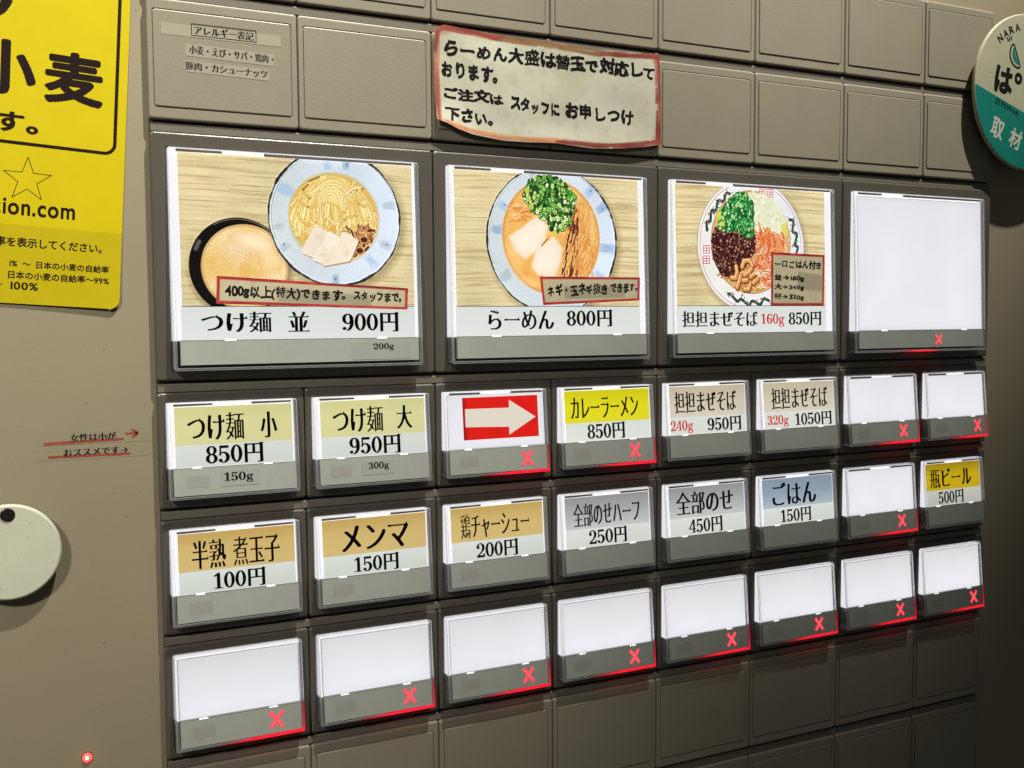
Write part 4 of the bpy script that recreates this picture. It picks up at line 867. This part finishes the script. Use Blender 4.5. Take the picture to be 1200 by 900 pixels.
# small red-bordered notes taped on the photo buttons
NOTEG = glow('thin_backlit_note', (1, 1, 1), .50, .75, attr='ink')  # own emission stands in for button light passing through the paper
def red_note(label, X0, q, texts, dark, seed, bw=1.25):
    """q: TL, TR, BR, BL in button coordinates; texts in 0..1 of the note"""
    z0 = ztop(1); cx = (q[0][0]+q[1][0])/2; cz = q[2][1]; D = front(-4.9, -79.4)
    root = thing('taped_note', label, 'note', X0+cx, z0+cz, 0, 'red-bordered notes taped on the photo buttons')
    Wd, Hd = q[1][0]-q[0][0], q[0][1]-q[3][1]
    P = Print(0, 0, Wd, -Hd, int(Wd*5), max(int(Hd*5), 30), (176, 166, 134)); rs = np.random.RandomState(seed); n = P.noise(3, seed)
    P.mix(np.clip((n-.5)*1.2, 0, .35), (150, 142, 112)); P.mix(P.poly([(Wd*a, -Hd*b_) for a, b_ in dark], 1.0)*.55, (118, 112, 92))
    for (ax, az), (bx, bz) in zip([(0, 0), (Wd, 0), (Wd, -Hd), (0, -Hd)], [(Wd, 0), (Wd, -Hd), (0, -Hd), (0, 0)]):
        L = math.hypot(bx-ax, bz-az)
        P.stroke([(ax, az), (bx, bz)], bw*1.7, (168, 38, 36), .35, .9)
        for k in range(int(L*2)):
            t = rs.rand(); e = min(1, t+.08+rs.rand()*.1); o_ = (rs.rand()-.5)*bw*1.2
            P.stroke([(ax+(bx-ax)*t+o_*(0 if bx != ax else 1), az+(bz-az)*t+o_*(0 if bz != az else 1)), (ax+(bx-ax)*e+o_*(0 if bx != ax else 1), az+(bz-az)*e+o_*(0 if bz != az else 1))], .35+.3*rs.rand(), [(132, 22, 26), (190, 60, 54), (112, 16, 22)][rs.randint(3)], .3, .6)
    c_ = np.clip(P.c, 0, 255)/255; c_ = np.where(c_ <= .04045, c_/12.92, ((c_+.055)/1.055)**2.4).reshape(-1, 3)
    q = np.array(q, float)
    def mp(u, v): p = (q[0]*(1-u)+q[1]*u)*(1-v)+(q[3]*(1-u)+q[2]*u)*v; return p[0], p[1]
    lift = lambda u, v: .22+.25*math.sin(u*7+seed)**2*v
    v = []
    for j in range(P.nz):
        for i in range(P.nx):
            x, z = mp(i/(P.nx-1), j/(P.nz-1)); v.append(((x-cx)*MM, -(D(0, z)+lift(i/(P.nx-1), j/(P.nz-1)))*MM, (z-cz)*MM))
    s = grid('paper', np.array(v), P.nx, P.nz, c_, NOTEG, (X0+cx, z0+cz, 0), root)
    m = MB()
    for s_, a, t, b_, bo, sd in texts: ink(m, s_, 'handb', a, 1-t, b_, 1-bo, flat, 0, jit=.16, seed=sd)
    out = []
    for u, vq, d in m.v: x, z = mp(u, 1-vq); out.append((x-cx, z-cz, D(0, z)+lift(u, 1-vq)+.05))
    m.v = out; m.build('handwriting', INK, (X0+cx, z0+cz, 0), root)
red_note('long narrow red-bordered note across the photo of dipping noodles', 0, [(20.1, -47.5), (88.4, -51.2), (87.9, -59.0), (19.6, -56.9)], [('400g以上(特大)できます。', .04, .24, .655, .80, 5), ('スタッフまで。', .70, .26, .965, .72, 6)], [(.3, .3), (.78, .45), (.80, .92), (.3, .85)], 3)
red_note('red-bordered note at the lower right of the green onion ramen photo', 100, [(43.0, -46.2), (89.2, -46.0), (88.7, -55.4), (44.1, -57.4)], [('ネギ・玉ネギ抜き', .06, .22, .66, .74, 11), ('できます。', .69, .24, .975, .66, 12)], [(.22, .35), (.85, .4), (.84, .85), (.22, .82)], 5)
red_note('squarish red-bordered note with four lines at the lower right of the minced meat noodle photo', 200, [(57.7, -34.1), (88.2, -34.7), (87.1, -57.5), (56.8, -57.5)], [('一口ごはん付き', .06, .12, .93, .30, 21), ('並→160g', .06, .41, .62, .55, 22), ('大→240g', .06, .58, .62, .72, 23), ('特→320g', .06, .76, .62, .91, 24)], [(.5, .35), (.95, .4), (.95, .72), (.5, .68)], 8, 1.3)
# little gram labels on the lamp strips
def gram(s, X0, z0, x0, x1, zt_, zb_, tx, D, label, ghost=True):
    cx = (x0+x1)/2; root = thing('gram_label', label, 'label', X0+cx, z0+zb_, 0, 'gram labels on the lamp strips')
    m = MB(); f = lambda x, z, h: (x-cx, z-zb_, D(0, z)+h)
    m.add([f(x0, zb_, .03), f(x1, zb_, .03), f(x1, zt_, .03), f(x0, zt_, .03), f(x0, zb_, -.04), f(x1, zb_, -.04), f(x1, zt_, -.04), f(x0, zt_, -.04)], [(0, 1, 2, 3), (0, 4, 5, 1), (3, 2, 6, 7), (0, 3, 7, 4), (1, 5, 6, 2)])
    m.build('tape', STRIP2, (X0+cx, z0+zb_, 0), root)
    m = MB(); g = MB()
    ink(m, s, 'mincho', tx[0], tx[1], tx[2], tx[3], D, .06); m.v = [(x-cx, z-zb_, d) for x, z, d in m.v]; m.build('lettering', INK, (X0+cx, z0+zb_, 0), root)
STRIP2 = mat('clear_label_tape', (.375, .392, .345), .25, noise=.05, nscale=50)
DS = front(-3.3, -36.0); DB = front(-4.9, -79.4)
gram('200g', 0, ztop(1), 66.5, 88.5, -70.6, -77.0, (74.6, -71.2, 82.5, -73.9), DB, 'clear label reading 200g under the large dipping noodle photo')
gram('150g', 0, ztop(3), 19.6, 33.0, -27.0, -32.4, (20.9, -27.7, 30.7, -31.4), DS, 'clear label reading 150g on the strip below 850 yen')
gram('300g', 50, ztop(3), 19.6, 32.0, -27.2, -32.2, (22.2, -27.6, 30.0, -30.8), DS, 'clear label reading 300g on the strip below 950 yen')
# allergen tapes on the first blank plate
def tape(label, x0, x1, zt_, zb_, lines, d, border=None, slope=0., material=None, group=None, marks=None, name='label_tape'):
    cx = (x0+x1)/2; root = thing(name, label, 'label', cx, zb_, d, group); m = MB()
    pr = lambda x, z: z-slope*(x-x0)/(x1-x0)
    P_ = [(x0, zb_), (x1, zb_), (x1, zt_), (x0, zt_)]
    m.add([(x-cx, pr(x, z)-zb_, h) for h in (.05, -.01) for x, z in P_], [(0, 1, 2, 3), (0, 4, 5, 1), (3, 2, 6, 7), (0, 3, 7, 4), (1, 5, 6, 2)])
    m.build('tape', material or TAPE, (cx, zb_, d), root)
    m = MB()
    for s, st, a, t, b_, bo, sl in lines: ink(m, s, st, a-cx, t-zb_, b_-cx, bo-zb_, flat, .09, slope=sl)
    if border:
        a, t, b_, bo, w_ = border
        for q in ((a, b_, t, t-w_), (a, b_, bo+w_, bo), (a, a+w_, t-w_, bo+w_), (b_-w_, b_, t-w_, bo+w_)): m.add([(q[0]-cx, q[3]-zb_, .09), (q[1]-cx, q[3]-zb_, .09), (q[1]-cx, q[2]-zb_, .09), (q[0]-cx, q[2]-zb_, .09)], [(0, 1, 2, 3)])
    m.build('lettering', INK, (cx, zb_, d), root)
    if marks:
        m = MB()
        for pts, w_ in marks:
            rs = np.random.RandomState(int(abs(pts[0][1])*10))
            for (ax, az), (bx, bz) in zip(pts[:-1], pts[1:]):
                L_ = math.hypot(bx-ax, bz-az); k_ = max(1, int(L_/1.2)); nx, nz = -(bz-az)/L_, (bx-ax)/L_
                ws = [w_/2*(.8+.4*rs.rand()) for _ in range(k_+1)]
                for i in range(k_):
                    t0, t1 = i/k_, (i+1)/k_; a0 = (ax+(bx-ax)*t0-cx, az+(bz-az)*t0-zb_); a1 = (ax+(bx-ax)*t1-cx, az+(bz-az)*t1-zb_)
                    m.add([(a0[0]-nx*ws[i], a0[1]-nz*ws[i], .075), (a1[0]-nx*ws[i+1], a1[1]-nz*ws[i+1], .075), (a1[0]+nx*ws[i+1], a1[1]+nz*ws[i+1], .075), (a0[0]+nx*ws[i], a0[1]+nz*ws[i], .075)], [(0, 1, 2, 3)])
        m.build('marker_line', MARK, (cx, zb_, d), root)
    return root
MARK = mat('red_marker', (.30, .055, .030), .6, noise=.25, nscale=900)
g = 'allergen tapes on the first blank plate'
tape('clear tape with a boxed allergen heading, top strip on the upper left blank plate', 4.6, 44.0, -7.9, -11.7, [('アレルギー表記', 'mincho', 15.2, -7.9, 34.8, -10.6, .1)], .30, (14.2, -7.2, 35.7, -11.2, .22), .1, None, g)
tape('clear tape listing wheat and shrimp, middle strip on the upper left blank plate', 12.2, 41.6, -14.0, -18.0, [('小麦・えび・サバ・鶏肉・', 'mincho', 13.4, -14.4, 41.4, -17.2, .5)], .30, None, .6, None, g)
tape('clear tape listing pork and cashew nuts, bottom strip on the upper left blank plate', 11.9, 39.8, -19.5, -23.2, [('豚肉・カシューナッツ', 'mincho', 12.1, -19.9, 39.3, -22.5, .3)], .30, None, .5, None, g)
g = 'tapes underlined in red beside the small portion button'
TAPE2 = mat('wide_clear_tape', (.302, .258, .168), .46, noise=.06, nscale=14)
tape('clear tape underlined in red, ending in a thick red arrow, left of the buttons', -36.4, -1.6, -141.9, -146.4, [('女性は小が', 'mincho', -26.9, -142.9, -12.8, -145.4, -.1)], -3.2, None, 0., TAPE2, g, [([(-34.8, -145.75), (-10.6, -145.3)], .95), ([(-9.9, -143.6), (-6.2, -143.6)], .8), ([(-8.0, -142.3), (-5.9, -143.5)], .8), ([(-7.8, -145.1), (-5.9, -143.6)], .8)])
tape('clear tape underlined in red, ending in a small black arrow, left of the buttons', -37.8, -1.6, -147.0, -151.3, [('おススメです→', 'mincho', -29.0, -147.8, -9.3, -150.2, -.1)], -3.2, None, 0., TAPE2, g, [([(-33.6, -150.1), (-8.6, -150.35)], .9)])
# round cream disc with a black knob, left edge
dk = thing('round_disc', 'round cream enamel disc with a small black stud at the left edge of the machine', 'disc', -46, -179.3, -3.2)
m = MB(); disc(m, 0, 0, 15.4, 2.6, 4.2, 0, 90, .7); disc(m, 0, 0, 7, 0, 2.6, 0, 40)
m.build('plate', MAGW, (-46, -179.3, -3.2), dk)
m = MB(); disc(m, 0, 12.2, 2.2, 4.0, 4.55, 0, 36, .25); m.build('stud', BLACKP, (-46, -179.3, -3.2), dk)
# round badge on the right
bd = thing('round_badge', 'round cream and green badge with black and white lettering at the upper right', 'badge', 416.8, 5, -3.2)
BCR = mat('badge_cream', (.44, .43, .29), .4, noise=.08, nscale=50, bump=.1, speck=.5); BGR = mat('badge_green', (.008, .20, .155), .3, noise=.06, nscale=60); BW = mat('badge_white_print', (.55, .56, .46), .5)
m = MB(); disc(m, 0, 0, 38.3, 7.0, 8.6, 0, 140, .5); disc(m, 0, 0, 9, 0, 7.0, 0, 40); m.build('plate', BCR, (416.8, 5, -3.2), bd)
ba = math.radians(-17.6); br = lambda a, b_: (a*math.cos(ba)-b_*math.sin(ba), a*math.sin(ba)+b_*math.cos(ba))
# chord in the rotated frame
c0 = -10.4+.0; R_ = 37.7; a_ = math.asin(c0/R_)
m = MB(); pts = [(R_*math.cos(t), R_*math.sin(t)) for t in np.linspace(math.pi-a_, 2*math.pi+a_, 60)]
m.add([br(a, b_)+(8.63,) for a, b_ in pts], [tuple(range(len(pts)))]); m.build('green_field', BGR, (416.8, 5, -3.2), bd)
def rotp(cx, cz, ang): return lambda x, z: (cx+x*math.cos(ang)-z*math.sin(ang), cz+x*math.sin(ang)+z*math.cos(ang))
m = MB()
for i, ch in enumerate('NARA'):
    t = math.radians(131-i*8.2); cx, cz = 32.2*math.cos(t), 32.2*math.sin(t); ink(m, ch, 'bold', -1.6, 1.9, 1.6, -1.9, flat, 8.66, proj=rotp(cx, cz, t-math.pi/2))
ink(m, 'は', 'heavy', -6.3, 6.6, 6.3, -6.6, flat, 8.66, proj=rotp(-18.0, 4.6, -.12)); ink(m, 'o', 'heavy', -2.7, 2.9, 2.7, -2.9, flat, 8.66, proj=rotp(-7.6, 6.2, 0))
ink(m, '日刊Web', 'bold', -8.6, 1.6, 8.6, -1.6, flat, 8.66, proj=rotp(-15.2, -8.3, ba))
for k_ in range(3): ink(m, 'l', 'bold', -.35, 1.1, .35, -1.1, flat, 8.66, proj=rotp(-15.8+k_*1.3, 24.4+k_*.5, .5-k_*.35))
# bean pod outline
f = rotp(-10.4, 16.6, -1.15)
pod = [f(6.4*math.cos(t), 3.0*math.sin(t)+.9*math.cos(t*2)) for t in np.linspace(0, 2*math.pi, 40)[:-1]]; pod2 = [f(5.5*math.cos(t), 2.1*math.sin(t)+.9*math.cos(t*2)) for t in np.linspace(0, 2*math.pi, 40)[:-1]]
m.add([(x, z, 8.66) for x, z in pod+pod2], [(i, (i+1) % 39, 39+(i+1) % 39, 39+i) for i in range(39)])
m.build('black_lettering', INK, (416.8, 5, -3.2), bd)
m = MB(); pod3 = [f(4.6*math.cos(t), .4+1.2*math.sin(t)+.9*math.cos(t*2)) for t in np.linspace(0, 2*math.pi, 40)[:-1]]
m.add([(x, z, 8.64) for x, z in pod3], [tuple(range(39))]); m.build('green_pod', BGR, (416.8, 5, -3.2), bd)
m = MB()
ink(m, '取', 'bold', -4.4, 5.0, 4.4, -5.0, flat, 8.67, proj=rotp(-21.6, -19.2, ba)); ink(m, '材', 'bold', -4.4, 5.0, 4.4, -5.0, flat, 8.67, proj=rotp(-8.6, -23.4, ba))
m.build('white_lettering', BW, (416.8, 5, -3.2), bd)
for o in list(C.objects):     # prototype objects that only carried a mesh into the cache
    if o.name.startswith('red_edge_glow') and o.parent is None: bpy.data.objects.remove(o)
